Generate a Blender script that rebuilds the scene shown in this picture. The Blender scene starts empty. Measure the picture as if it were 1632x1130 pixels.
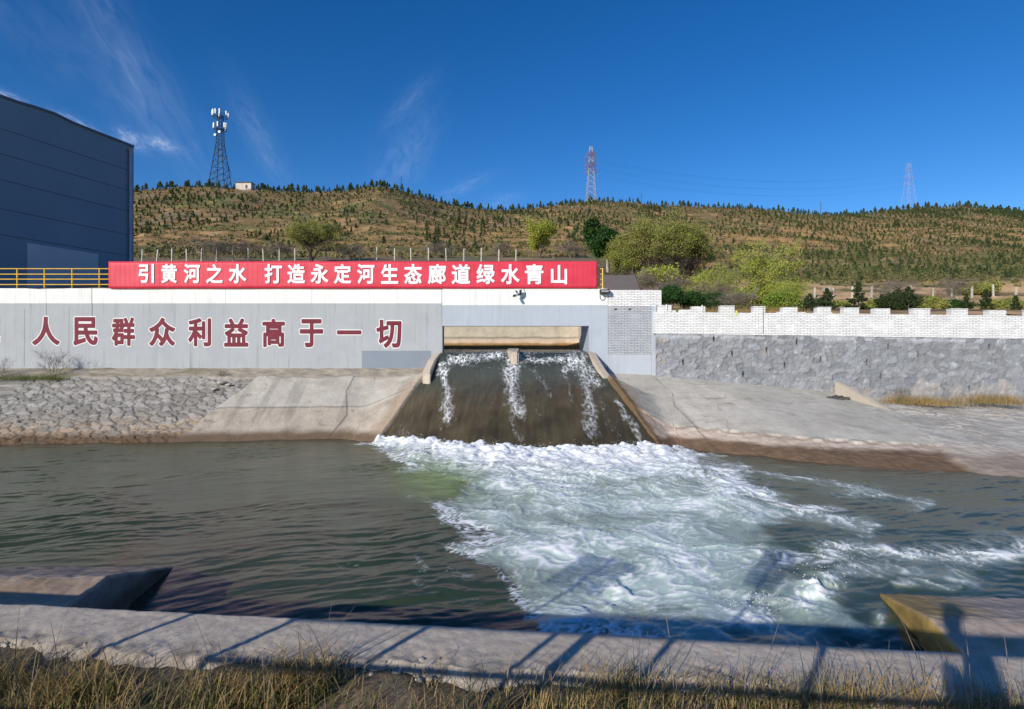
import bpy, bmesh, math, random
import numpy as np
from mathutils import Vector, Matrix
from math import sin, cos, tan, pi, radians, sqrt, atan2

S = bpy.context.scene
C = S.collection
rnd = random.Random(7)
rng = np.random.default_rng(11)

# ------------------------------------------------------------------ camera, sky, sun, exposure
F, HY, CX = 900.0, 548.0, 816.0          # focal length and horizon, in pixels of a 1632 px wide frame
cam = bpy.data.cameras.new('camera')
cam.sensor_width = 36.0
cam.lens = 36.0 * F / 1632.0
cam.shift_y = -(565.0 - HY) / 1632.0
cam.clip_start = 0.05
cam.clip_end = 5000
camo = bpy.data.objects.new('camera', cam)
C.objects.link(camo)
camo.location = (0, 0, 0)                 # the eye is the origin: z is height above the eye
camo.rotation_euler = (radians(90), 0, 0)
S.camera = camo
S.view_settings.view_transform = 'Standard'
S.view_settings.look = 'None'
S.view_settings.exposure = 0.0
S.view_settings.gamma = 1.0

SUN_AZ, SUN_EL = radians(36.2), radians(21.0)
L = Vector((sin(SUN_AZ) * cos(SUN_EL), cos(SUN_AZ) * cos(SUN_EL), -sin(SUN_EL)))
sd = bpy.data.lights.new('sun', 'SUN')
sd.energy = 4.8
sd.angle = radians(0.5)
sd.color = (1.0, 0.94, 0.85)
so = bpy.data.objects.new('sun', sd)
C.objects.link(so)
so.rotation_euler = L.to_track_quat('-Z', 'Y').to_euler()

W = bpy.data.worlds.new('World')
S.world = W
W.use_nodes = True
wt = W.node_tree
wt.nodes.clear()


def wn(t, **kw):
    n = wt.nodes.new(t)
    for k, v in kw.items():
        setattr(n, k, v)
    return n


sky = wn('ShaderNodeTexSky', sky_type='NISHITA', sun_disc=False)
sky.sun_elevation = SUN_EL
sky.sun_rotation = pi + SUN_AZ
sky.altitude = 1500
sky.air_density = 0.9
sky.dust_density = 0.25
sky.ozone_density = 2.5
hsv = wn('ShaderNodeHueSaturation')
hsv.inputs['Hue'].default_value = 0.508
hsv.inputs['Saturation'].default_value = 1.34
hsv.inputs['Value'].default_value = 1.0
wt.links.new(sky.outputs[0], hsv.inputs['Color'])
tc = wn('ShaderNodeTexCoord')


def wmath(op, a, b=None, clamp=False):
    n = wn('ShaderNodeMath', operation=op, use_clamp=clamp)
    for i, v in enumerate((a, b)):
        if v is None:
            continue
        if isinstance(v, (int, float)):
            n.inputs[i].default_value = v
        else:
            wt.links.new(v, n.inputs[i])
    return n.outputs[0]


# thin cirrus: a few soft streaks high in the sky, given by direction
def cirrus(dirv, ang, length, width, seed):
    """soft streak around the sky direction dirv, turned by ang"""
    d = Vector(dirv).normalized()
    right = d.cross(Vector((0, 0, 1))).normalized()
    up = right.cross(d).normalized()
    a = right * cos(ang) + up * sin(ang)
    b = -right * sin(ang) + up * cos(ang)
    outs = []
    for ax, s in ((a, length), (b, width)):
        n = wn('ShaderNodeVectorMath', operation='DOT_PRODUCT')
        wt.links.new(tc.outputs['Generated'], n.inputs[0])
        n.inputs[1].default_value = ax
        outs.append(n.outputs['Value'])
    front = wn('ShaderNodeVectorMath', operation='DOT_PRODUCT')
    wt.links.new(tc.outputs['Generated'], front.inputs[0])
    front.inputs[1].default_value = d
    warp = wn('ShaderNodeTexNoise')
    warp.inputs['Scale'].default_value = 5.0
    warp.inputs['Detail'].default_value = 4
    mp = wn('ShaderNodeMapping')
    mp.inputs['Location'].default_value = (seed, seed * 2.1, 0)
    wt.links.new(tc.outputs['Generated'], mp.inputs[0])
    wt.links.new(mp.outputs[0], warp.inputs['Vector'])
    wv = wmath('MULTIPLY', wmath('SUBTRACT', warp.outputs['Fac'], 0.5), width * 2.4)
    u = wmath('DIVIDE', outs[0], length)
    v = wmath('DIVIDE', wmath('ADD', outs[1], wv), width)
    r2 = wmath('ADD', wmath('MULTIPLY', u, u), wmath('MULTIPLY', v, v))
    g = wmath('EXPONENT', wmath('MULTIPLY', r2, -1.0))
    # fine combed texture along the streak
    cmb = wn('ShaderNodeCombineXYZ')
    wt.links.new(wmath('MULTIPLY', outs[0], 2.0 / length), cmb.inputs[0])
    wt.links.new(wmath('MULTIPLY', outs[1], 1.6 / width), cmb.inputs[1])
    cmb.inputs[2].default_value = seed
    nz = wn('ShaderNodeTexNoise')
    nz.inputs['Scale'].default_value = 1.4
    nz.inputs['Detail'].default_value = 3
    nz.inputs['Distortion'].default_value = 0.6
    wt.links.new(cmb.outputs[0], nz.inputs['Vector'])
    t = wmath('MULTIPLY', wmath('SUBTRACT', nz.outputs['Fac'], 0.25), 1.7, True)
    g = wmath('MULTIPLY', g, t)
    return wmath('MULTIPLY', g, wmath('GREATER_THAN', front.outputs['Value'], 0.2))


def skydir(x, y):
    return ((x - CX) / F, 1.0, (HY - y) / F)


tot = None
for (x, y, ang, ln, wd, amp, sd_) in ((235, 130, -1.0, .14, .030, .30, 1.3), (415, 225, -1.05, .07, .022, .26, 4.1),
                                      (650, 165, .8, .05, .012, .22, 7.7), (645, 240, 1.2, .07, .035, .28, 2.9),
                                      (735, 297, .42, .05, .010, .26, 9.1), (800, 322, .3, .03, .012, .3, 5.2),
                                      (209, 222, -.5, .017, .009, .75, 6.6), (255, 231, -.15, .018, .0075, .7, 8.2),
                                      (135, 206, -.45, .026, .007, 1.0, 3.3), (0, 152, -.2, .02, .006, .8, 2.2),
                                      (100, 70, -.7, .12, .05, .10, 9.9)):
    g = wmath('MULTIPLY', cirrus(skydir(x, y), ang, ln, wd, sd_), amp * (.62 if amp < .5 else .9))
    tot = g if tot is None else wmath('ADD', tot, g)
tot = wmath('MINIMUM', tot, 0.85)
mixc = wn('ShaderNodeMixRGB')
wt.links.new(tot, mixc.inputs[0])
wt.links.new(hsv.outputs[0], mixc.inputs[1])
mixc.inputs[2].default_value = (4.6, 5.6, 7.6, 1)
bg = wn('ShaderNodeBackground')
bg.inputs['Strength'].default_value = 0.135
wt.links.new(mixc.outputs[0], bg.inputs['Color'])
wo = wn('ShaderNodeOutputWorld')
wt.links.new(bg.outputs[0], wo.inputs['Surface'])


# ------------------------------------------------------------------ helpers
def P(x, y, d):
    return Vector(((x - CX) / F * d, d, -(y - HY) / F * d))


def hash2(ix, iy, seed):
    h = (ix.astype(np.int64) * 374761393 + iy.astype(np.int64) * 668265263 + seed * 974634777) & 0x7fffffff
    h = ((h ^ (h >> 13)) * 1274126177) & 0x7fffffff
    h = h ^ (h >> 16)
    return (h & 0xffffff) / float(0xffffff)


def gnoise(x, y, seed=0):
    x = np.asarray(x, float); y = np.asarray(y, float)
    ix = np.floor(x); iy = np.floor(y)
    fx = x - ix; fy = y - iy
    u = fx * fx * fx * (fx * (fx * 6 - 15) + 10)
    v = fy * fy * fy * (fy * (fy * 6 - 15) + 10)

    def g(dx, dy):
        a = hash2(ix + dx, iy + dy, seed) * 2 * pi
        return np.cos(a) * (fx - dx) + np.sin(a) * (fy - dy)
    a = g(0, 0) * (1 - u) + g(1, 0) * u
    b = g(0, 1) * (1 - u) + g(1, 1) * u
    return (a * (1 - v) + b * v) * 1.5


def fbm(x, y, seed=0, oct=4, gain=.5):
    t = 0; a = 1.0; s = 0
    for k in range(oct):
        t = t + a * gnoise(x * 2 ** k, y * 2 ** k, seed + k * 17)
        s += a; a *= gain
    return t / s


def worley(x, y, seed=0, jit=.85):
    ix = np.floor(x); iy = np.floor(y)
    f1 = np.full(np.shape(x), 9.0); f2 = np.full(np.shape(x), 9.0); cid = np.zeros(np.shape(x))
    for dx in (-1, 0, 1):
        for dy in (-1, 0, 1):
            cx = ix + dx; cy = iy + dy
            px = cx + .5 + jit * (hash2(cx, cy, seed) - .5); py = cy + .5 + jit * (hash2(cx, cy, seed + 5) - .5)
            d = np.sqrt((x - px) ** 2 + (y - py) ** 2)
            h = hash2(cx, cy, seed + 9)
            nf = d < f1
            f2 = np.where(nf, f1, np.minimum(f2, d))
            cid = np.where(nf, h, cid)
            f1 = np.where(nf, d, f1)
    return f1, f2, cid


def sstep(a, b, x):
    t = np.clip((x - a) / (b - a), 0, 1)
    return t * t * (3 - 2 * t)


def polysd(x, y, poly):
    """signed distance to a polygon, negative inside"""
    x = np.asarray(x, float); y = np.asarray(y, float)
    d = np.full(x.shape, 1e9); ins = np.zeros(x.shape, bool)
    n = len(poly)
    for i in range(n):
        ax, ay = poly[i]; bx, by = poly[(i + 1) % n]
        ex, ey = bx - ax, by - ay
        t = np.clip(((x - ax) * ex + (y - ay) * ey) / (ex * ex + ey * ey + 1e-9), 0, 1)
        d = np.minimum(d, np.hypot(x - ax - t * ex, y - ay - t * ey))
        c = ((ay > y) != (by > y)) & (x < (bx - ax) * (y - ay) / ((by - ay) if by != ay else 1e-9) + ax)
        ins ^= c
    return np.where(ins, -d, d)


def linesd(x, y, pts):
    d = np.full(np.shape(x), 1e9)
    for (ax, ay), (bx, by) in zip(pts[:-1], pts[1:]):
        ex, ey = bx - ax, by - ay
        t = np.clip(((x - ax) * ex + (y - ay) * ey) / (ex * ex + ey * ey + 1e-9), 0, 1)
        d = np.minimum(d, np.hypot(x - ax - t * ex, y - ay - t * ey))
    return d


def link(name, me, mats=(), parent=None):
    o = bpy.data.objects.new(name, me)
    C.objects.link(o)
    if me is not None:
        for m in (mats if isinstance(mats, (list, tuple)) else [mats]):
            me.materials.append(m)
    if parent is not None:
        o.parent = parent
        o.matrix_parent_inverse = Matrix.Translation(-parent.location) if False else Matrix.Identity(4)
    return o


def tag(o, label=None, cat=None, group=None, kind=None):
    if label: o['label'] = label
    if cat: o['category'] = cat
    if group: o['group'] = group
    if kind: o['kind'] = kind
    return o


def empty(name, loc=(0, 0, 0), label=None, cat=None, group=None, kind=None):
    o = bpy.data.objects.new(name, None)
    C.objects.link(o)
    o.location = loc
    o.empty_display_size = .2
    return tag(o, label, cat, group, kind)


def np_mesh(name, V, Fq, smooth=False, mat_idx=None):
    """V (n,3); Fq (m,k) faces of one size"""
    V = np.ascontiguousarray(V, np.float32); Fq = np.ascontiguousarray(Fq, np.int32)
    me = bpy.data.meshes.new(name)
    k = Fq.shape[1]
    me.vertices.add(len(V)); me.vertices.foreach_set('co', V.ravel())
    me.loops.add(Fq.size); me.loops.foreach_set('vertex_index', Fq.ravel())
    me.polygons.add(len(Fq))
    me.polygons.foreach_set('loop_start', np.arange(0, Fq.size, k, dtype=np.int32))
    if smooth:
        me.polygons.foreach_set('use_smooth', np.ones(len(Fq), bool))
    if mat_idx is not None:
        me.polygons.foreach_set('material_index', np.asarray(mat_idx, np.int32))
    me.update(calc_edges=True)
    me.validate()
    return me


def grid_faces(n, m):
    i, j = np.meshgrid(np.arange(n - 1), np.arange(m - 1), indexing='ij')
    a = i * m + j
    return np.stack([a, a + m, a + m + 1, a + 1], -1).reshape(-1, 4)


def grid_mesh(name, X, Y, Z, attrs=None, smooth=True):
    n, m = X.shape
    me = np_mesh(name, np.stack([X, Y, Z], -1).reshape(-1, 3), grid_faces(n, m), smooth)
    for k, v in (attrs or {}).items():
        if v.ndim == 3:
            a = me.attributes.new(k, 'FLOAT_COLOR', 'POINT')
            c = np.ones((n * m, 4), np.float32); c[:, :3] = v.reshape(-1, 3)
            a.data.foreach_set('color', c.ravel())
        else:
            a = me.attributes.new(k, 'FLOAT', 'POINT')
            a.data.foreach_set('value', np.ascontiguousarray(v, np.float32).ravel())
    return me


class MB:
    """collects shapes, builds ONE mesh object"""
    def __init__(s):
        s.v = []; s.f = []; s.mi = []

    def add(s, vs, fs, mi=0):
        b = len(s.v)
        s.v += [tuple(v) for v in vs]
        s.f += [tuple(b + i for i in f) for f in fs]
        s.mi += [mi] * len(fs)

    def box(s, x0, x1, y0, y1, z0, z1, mi=0):
        s.prism([(x0, y0), (x1, y0), (x1, y1), (x0, y1)], z0, z1, mi)

    def prism(s, pts, z0, z1, mi=0):
        """horizontal polygon (ccw) extruded in z; z0/z1 numbers or lists"""
        n = len(pts)
        zl = [z0] * n if not isinstance(z0, (list, tuple)) else z0
        zh = [z1] * n if not isinstance(z1, (list, tuple)) else z1
        vs = [(p[0], p[1], zl[i]) for i, p in enumerate(pts)] + [(p[0], p[1], zh[i]) for i, p in enumerate(pts)]
        fs = [tuple(range(n - 1, -1, -1)), tuple(range(n, 2 * n))]
        fs += [(i, (i + 1) % n, n + (i + 1) % n, n + i) for i in range(n)]
        s.add(vs, fs, mi)

    def tube(s, pts, r, n=6, mi=0, cap=True):
        pts = [Vector(p) for p in pts]
        rs = r if isinstance(r, (list, tuple)) else [r] * len(pts)
        vs = []; fs = []
        for i, p in enumerate(pts):
            t = (pts[min(i + 1, len(pts) - 1)] - pts[max(i - 1, 0)])
            t = t.normalized() if t.length > 1e-9 else Vector((0, 0, 1))
            a = t.cross(Vector((0, 0, 1)))
            if a.length < 1e-3: a = t.cross(Vector((1, 0, 0)))
            a.normalize(); b = t.cross(a)
            for k in range(n):
                an = 2 * pi * k / n + pi / 4 * (n == 4)
                vs.append(p + (a * cos(an) + b * sin(an)) * rs[i])
        for i in range(len(pts) - 1):
            for k in range(n):
                fs.append((i * n + k, i * n + (k + 1) % n, (i + 1) * n + (k + 1) % n, (i + 1) * n + k))
        if cap:
            fs.append(tuple(range(n - 1, -1, -1))); fs.append(tuple((len(pts) - 1) * n + k for k in range(n)))
        s.add(vs, fs, mi)

    def build(s, name, mats, parent=None, smooth=False, bevel=0):
        me = bpy.data.meshes.new(name)
        me.from_pydata(s.v, [], s.f)
        me.polygons.foreach_set('material_index', s.mi)
        bm = bmesh.new(); bm.from_mesh(me)
        bmesh.ops.recalc_face_normals(bm, faces=bm.faces)
        if bevel:
            es = [e for e in bm.edges if len(e.link_faces) == 2 and e.calc_face_angle(0) > .6]
            bmesh.ops.bevel(bm, geom=es, offset=bevel, segments=2, affect='EDGES', clamp_overlap=True)
        bm.to_mesh(me); bm.free()
        if smooth:
            me.polygons.foreach_set('use_smooth', [True] * len(me.polygons))
        return link(name, me, mats, parent)


# ------------------------------------------------------------------ materials
class NT:
    def __init__(s, name):
        s.m = bpy.data.materials.new(name); s.m.use_nodes = True
        s.t = s.m.node_tree; s.t.nodes.clear()
        s.out = s.n('ShaderNodeOutputMaterial')
        s.b = s.n('ShaderNodeBsdfPrincipled')
        s.t.links.new(s.b.outputs[0], s.out.inputs[0])
        s.tc = s.n('ShaderNodeTexCoord')

    def n(s, t, **kw):
        k = s.t.nodes.new(t)
        for a, v in kw.items(): setattr(k, a, v)
        return k

    def set(s, inp, v):
        if isinstance(v, bpy.types.NodeSocket): s.t.links.new(v, inp)
        elif isinstance(v, (tuple, list)) and len(v) == 3 and inp.type == 'RGBA': inp.default_value = (*v, 1)
        else: inp.default_value = v

    def math(s, op, a, b=0.0, clamp=False):
        k = s.n('ShaderNodeMath', operation=op, use_clamp=clamp)
        s.set(k.inputs[0], a); s.set(k.inputs[1], b)
        return k.outputs[0]

    def mix(s, f, a, b, mode='MIX'):
        k = s.n('ShaderNodeMixRGB', blend_type=mode)
        s.set(k.inputs[0], f); s.set(k.inputs[1], a); s.set(k.inputs[2], b)
        return k.outputs[0]

    def noise(s, scale, detail=4, stretch=None, dist=0, rough=.55, vec=None, loc=(0, 0, 0)):
        k = s.n('ShaderNodeTexNoise')
        k.inputs['Scale'].default_value = scale; k.inputs['Detail'].default_value = detail
        k.inputs['Roughness'].default_value = rough; k.inputs['Distortion'].default_value = dist
        v = vec if vec is not None else s.tc.outputs['Object']
        mp = s.n('ShaderNodeMapping')
        mp.inputs['Scale'].default_value = stretch or (1, 1, 1)
        mp.inputs['Location'].default_value = loc
        s.t.links.new(v, mp.inputs[0]); s.t.links.new(mp.outputs[0], k.inputs['Vector'])
        return k.outputs['Fac']

    def ramp(s, f, lo, hi):
        k = s.n('ShaderNodeMapRange', interpolation_type='SMOOTHSTEP')
        s.set(k.inputs[0], f)
        k.inputs[1].default_value = lo; k.inputs[2].default_value = hi
        return k.outputs[0]

    def attr(s, name, out='Fac'):
        k = s.n('ShaderNodeAttribute', attribute_name=name)
        return k.outputs[out]

    def bump(s, h, strength=.3, dist=.02, prev=None):
        k = s.n('ShaderNodeBump')
        k.inputs['Strength'].default_value = strength; k.inputs['Distance'].default_value = dist
        s.set(k.inputs['Height'], h)
        if prev is not None: s.t.links.new(prev, k.inputs['Normal'])
        return k.outputs[0]

    def done(s, col, rough=.7, normal=None, spec=.3, metal=0):
        s.set(s.b.inputs['Base Color'], col); s.set(s.b.inputs['Roughness'], rough)
        s.b.inputs['Specular IOR Level'].default_value = spec
        s.b.inputs['Metallic'].default_value = metal
        if normal is not None: s.t.links.new(normal, s.b.inputs['Normal'])
        return s.m


def m_plain(name, c, var=.15, scale=3, rough=.6, bump=.15, metal=0, spec=.3):
    t = NT(name)
    f = t.noise(scale, 5)
    col = t.mix(t.ramp(f, .3, .7), tuple(x * (1 - var) for x in c), tuple(min(1, x * (1 + var)) for x in c))
    f2 = t.noise(scale * 14, 3)
    return t.done(col, rough, t.bump(f2, bump, .01) if bump else None, spec, metal)


def m_concrete(name, c, stain, streak=.5, pits=.5, bump=.35, forms=True):
    """cast and painted concrete: formwork bands, vertical weather streaks, pits, blotches"""
    t = NT(name)
    blot = t.ramp(t.noise(.9, 6, rough=.65), .35, .7)
    col = t.mix(t.math('MULTIPLY', blot, .55), c, tuple(x * .84 for x in c))
    st = t.ramp(t.noise(1.0, 5, stretch=(5.0, 5.0, .22), rough=.7), .52, .74)
    col = t.mix(t.math('MULTIPLY', st, streak), col, stain)
    st2 = t.ramp(t.noise(1.0, 3, stretch=(14.0, 14.0, .5), loc=(3, 1, 5)), .60, .72)
    col = t.mix(t.math('MULTIPLY', st2, streak * .7), col, tuple(x * .7 for x in stain))
    light = t.ramp(t.noise(1.0, 3, stretch=(9.0, 9.0, .3), loc=(8, 2, 1)), .56, .72)
    col = t.mix(t.math('MULTIPLY', light, .25), col, tuple(min(.9, x * 1.18) for x in c))
    pit = t.ramp(t.noise(6.5, 4, rough=.6), .70, .75)
    col = t.mix(t.math('MULTIPLY', pit, pits), col, tuple(x * .3 for x in stain))
    fine = t.noise(45, 4)
    col = t.mix(t.math('MULTIPLY', t.ramp(fine, .4, .75), .18), col, tuple(x * .7 for x in c))
    nb = t.bump(fine, bump, .008)
    nb = t.bump(t.noise(3.5, 5), bump, .03, nb)
    nb = t.bump(pit, -.6, .01, nb)
    return t.done(col, .85, nb, .2)


def m_vcol(name, rough=.9, var=.35, scale=9.0, bump=.4, bscale=40, dist=.012, spec=.2):
    """surface whose own colour is stored on the mesh (stone, earth, stained concrete)"""
    t = NT(name)
    col = t.attr('col', 'Color')
    f = t.ramp(t.noise(scale, 6, rough=.65), .3, .72)
    g = t.ramp(t.noise(scale * 7, 4, rough=.7), .35, .75)
    col = t.mix(t.math('MULTIPLY', f, var), col, t.mix(1.0, col, (.62, .60, .58), 'MULTIPLY'))
    col = t.mix(t.math('MULTIPLY', g, var * .7), col, t.mix(1.0, col, (1.3, 1.28, 1.24), 'MULTIPLY'))
    pit = t.ramp(t.noise(scale * 5, 5, rough=.75, loc=(5, 3, 1)), .62, .68)
    col = t.mix(t.math('MULTIPLY', pit, .35), col, t.mix(1.0, col, (.5, .47, .44), 'MULTIPLY'))
    big = t.ramp(t.noise(scale * .22, 5, rough=.7, dist=.6, loc=(1, 7, 2)), .45, .66)
    col = t.mix(t.math('MULTIPLY', big, .35), col, t.mix(1.0, col, (.78, .74, .70), 'MULTIPLY'))
    nb = t.bump(t.noise(bscale, 4, rough=.7), bump, dist)
    nb = t.bump(t.noise(bscale * .22, 4), bump, dist * 3, nb)
    return t.done(col, rough, nb, spec)


def m_brick(name, c1, c2, mortar, worn, wornamt, rough=.85, bl=.25, bh=.066):
    t = NT(name)
    sx = t.n('ShaderNodeSeparateXYZ'); t.t.links.new(t.tc.outputs['Object'], sx.inputs[0])
    cb = t.n('ShaderNodeCombineXYZ')
    wob = t.math('MULTIPLY', t.math('SUBTRACT', t.noise(2.3, 3), .5), .05)
    t.t.links.new(t.math('ADD', sx.outputs[0], wob), cb.inputs[0]); t.t.links.new(t.math('ADD', sx.outputs[2], wob), cb.inputs[1])
    k = t.n('ShaderNodeTexBrick')
    t.t.links.new(cb.outputs[0], k.inputs['Vector'])
    k.inputs['Scale'].default_value = 1.0
    k.inputs['Brick Width'].default_value = bl; k.inputs['Row Height'].default_value = bh
    k.inputs['Mortar Size'].default_value = .0075; k.inputs['Mortar Smooth'].default_value = .3
    k.inputs['Bias'].default_value = 0
    t.set(k.inputs['Color1'], c1); t.set(k.inputs['Color2'], c2); t.set(k.inputs['Mortar'], mortar)
    # many joints are filled with paint: only part of the mortar shows dark
    fill = t.ramp(t.noise(2.2, 5, rough=.7), .44, .70)
    col = t.mix(t.math('MULTIPLY', fill, k.outputs['Fac']), k.outputs['Color'], tuple(.8 * x for x in c1))
    w = t.ramp(t.noise(1.3, 7, rough=.75), 1 - wornamt - .08, 1 - wornamt + .04)
    col = t.mix(w, col, worn)
    d = t.ramp(t.noise(1.0, 5, stretch=(3.5, 3.5, .6), loc=(2, 2, 7)), .5, .8)
    col = t.mix(t.math('MULTIPLY', d, .35), col, tuple(.62 * x for x in c1))
    nb = t.bump(k.outputs['Fac'], -.7, .012)
    nb = t.bump(t.noise(30, 4), .35, .012, nb)
    return t.done(col, rough, nb, .2)


def m_leaf(name, c1, c2, c3, scale=.6, trans=.3):
    t = NT(name)
    f = t.ramp(t.noise(scale, 3), .35, .65)
    col = t.mix(f, c1, c2)
    g = t.ramp(t.noise(scale * 9, 2), .45, .7)
    col = t.mix(t.math('MULTIPLY', g, .6), col, c3)
    t.set(t.b.inputs['Base Color'], col)
    t.b.inputs['Roughness'].default_value = .75
    t.b.inputs['Specular IOR Level'].default_value = .15
    tr = t.n('ShaderNodeBsdfTranslucent'); t.set(tr.inputs[0], col)
    mx = t.n('ShaderNodeMixShader'); mx.inputs[0].default_value = trans
    t.t.links.new(t.b.outputs[0], mx.inputs[1]); t.t.links.new(tr.outputs[0], mx.inputs[2])
    t.t.links.new(mx.outputs[0], t.out.inputs[0])
    return t.m


def m_water(name, foam_scale=14.0, stretch=(1, 1, 1), rough=.22):
    """turbid water: own body colour on the mesh, glossy top, foam where the mesh says there is foam"""
    t = NT(name)
    body = t.attr('col', 'Color')
    f = t.attr('foam')
    n1 = t.noise(foam_scale, 6, stretch=stretch, dist=.8, rough=.65)
    n2 = t.noise(foam_scale * 3.1, 4, stretch=stretch, dist=.5, rough=.65)
    nn = t.math('ADD', t.math('MULTIPLY', t.math('SUBTRACT', n1, .5), .9), t.math('MULTIPLY', t.math('SUBTRACT', n2, .5), .55))
    # foam is only broken up where there already is some
    e = t.math('ADD', f, t.math('MULTIPLY', nn, t.math('MULTIPLY', f, 1.5, True)))
    fm = t.ramp(e, .10, .80)
    murk = t.ramp(t.noise(.7, 4, dist=.5), .3, .7)
    body2 = t.mix(t.math('MULTIPLY', murk, .4), body, t.mix(1.0, body, (.7, .75, .7), 'MULTIPLY'))
    col = t.mix(fm, body2, (.87, .89, .88))
    nb = t.bump(n2, .12, .02)
    nb2 = t.n('ShaderNodeMix', data_type='VECTOR')
    geo = t.n('ShaderNodeNewGeometry')
    rip = t.bump(t.noise(9, 3, stretch=(.6, 1.2, 1), dist=.6), .12, .02)
    t.t.links.new(fm, nb2.inputs['Factor'])
    t.t.links.new(rip, nb2.inputs[4]); t.t.links.new(nb, nb2.inputs[5])
    t.b.inputs['IOR'].default_value = 1.33
    return t.done(col, t.math('ADD', t.math('MULTIPLY', fm, .6), rough), nb2.outputs[1], .5)


M = {}
M['grey_paint'] = m_concrete('grey painted concrete', (.40, .415, .425), (.25, .255, .255), .68, .6)
M['white_paint'] = m_concrete('white painted concrete', (.78, .775, .74), (.50, .48, .43), .42, .45)
M['blue_paint'] = m_concrete('pale blue grey painted concrete', (.42, .455, .51), (.31, .33, .37), .3, .35)
M['patch_paint'] = m_concrete('slate grey paint patch', (.235, .265, .31), (.2, .22, .25), .15, .1)
M['raw_concrete'] = m_concrete('raw concrete', (.54, .46, .37), (.36, .26, .17), .35, .4)
M['block_concrete'] = m_concrete('block base concrete', (.45, .48, .52), (.36, .38, .41), .2, .25)
M['white_brick'] = m_brick('white painted brick', (.79, .785, .765), (.68, .67, .65), (.15, .14, .13), (.42, .31, .25), .22)
M['grey_brick'] = m_brick('grey painted brick', (.36, .39, .43), (.46, .46, .46), (.08, .08, .08), (.46, .35, .30), .26)
M['rubble'] = m_vcol('rubble stone', .9, .45, 7, .5, 36, .015)
M['bank'] = m_vcol('bank surface', .9, .42, 3.2, .45, 45, .012)
M['near'] = m_vcol('near concrete', .9, .40, 16, .45, 110, .0035)
M['earth'] = m_vcol('earth', .95, .5, .35, .6, 3.0, .08)
M['yellow'] = m_plain('yellow rail paint', (.72, .43, .04), .12, 4, .45, .1)
M['red'] = None
M['black'] = m_plain('black plastic', (.025, .027, .03), .2, 8, .45, .1)
M['white_plastic'] = m_plain('white plastic', (.72, .72, .70), .08, 6, .4, .05)
M['glyph_white'] = m_plain('white lettering', (.80, .79, .78), .04, 3, .6, .05)
M['glyph_red'] = m_plain('dark red sign paint', (.165, .02, .034), .16, 2.5, .7, .15)
M['glyph_edge'] = m_plain('white edging paint', (.72, .71, .69), .06, 3, .7, .1)
M['steel'] = m_plain('galvanised steel', (.42, .43, .45), .12, .4, .5, 0, .6)
M['steel_red'] = m_plain('faded red tower paint', (.22, .11, .12), .12, .4, .6, 0)
M['steel_dark'] = m_plain('dark green tower paint', (.035, .052, .062), .2, .4, .6, 0)
M['post'] = m_plain('pale concrete post', (.46, .43, .37), .15, 2, .85, .2)
M['bark'] = m_plain('bark', (.105, .082, .062), .3, 6, .9, .4)
M['bark_grey'] = m_plain('pale grey bark', (.20, .18, .155), .3, 6, .9, .4)
M['twig'] = m_plain('bare twig', (.19, .155, .13), .25, 3, .9, .2)
M['leaf_yellow'] = m_leaf('spring yellow green leaf', (.36, .40, .06), (.42, .43, .09), (.27, .31, .05))
M['leaf_willow'] = m_leaf('olive spring leaf', (.30, .32, .07), (.35, .345, .10), (.21, .225, .055))
M['leaf_green'] = m_leaf('deep green leaf', (.045, .105, .025), (.03, .075, .02), (.07, .13, .03))
M['leaf_bright'] = m_leaf('bright green leaf', (.2, .30, .04), (.25, .32, .06), (.13, .2, .03))
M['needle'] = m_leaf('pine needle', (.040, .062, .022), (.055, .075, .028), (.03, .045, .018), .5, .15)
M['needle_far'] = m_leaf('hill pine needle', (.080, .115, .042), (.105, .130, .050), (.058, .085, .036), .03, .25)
M['scrub'] = m_leaf('dry scrub', (.21, .175, .07), (.145, .155, .055), (.30, .215, .09), .05, .2)
M['grass_dry'] = m_leaf('dry grass', (.42, .29, .12), (.27, .21, .10), (.52, .37, .17), 1.5, .3)
M['grass_green'] = m_leaf('green grass', (.14, .18, .045), (.18, .19, .06), (.10, .14, .035), 2, .3)
M['water'] = m_water('canal water', 9.0)
M['water_chute'] = m_water('chute water', 11.0, (1.0, .35, .35), .26)


def m_banner():
    t = NT('red banner cloth')
    f = t.ramp(t.noise(1.2, 4, stretch=(1, 1, 2)), .3, .7)
    col = t.mix(f, (.58, .030, .058), (.65, .046, .078))
    sx = t.n('ShaderNodeSeparateXYZ'); t.t.links.new(t.tc.outputs['Object'], sx.inputs[0])
    fr = t.math('FRACT', t.math('MULTIPLY', sx.outputs[0], 1 / .19))
    rib = t.math('ABSOLUTE', t.math('SUBTRACT', fr, .5))
    nb = t.bump(t.ramp(rib, .42, .5), .35, .012)
    nb = t.bump(t.noise(2.5, 3), .15, .03, nb)
    return t.done(col, .5, nb, .3)


M['red'] = m_banner()

# ------------------------------------------------------------------ levels (relative to the eye)
ZW = -3.15             # canal water
WD = 22.0              # far wall depth
KZ = -1.70             # near wall top


def prof(v):
    return -.34 - 2.86 * np.power(np.clip(v, 0, 1.3), 1.1)


def interp(x, pts):
    return np.interp(x, [p[0] for p in pts], [p[1] for p in pts])


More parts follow.
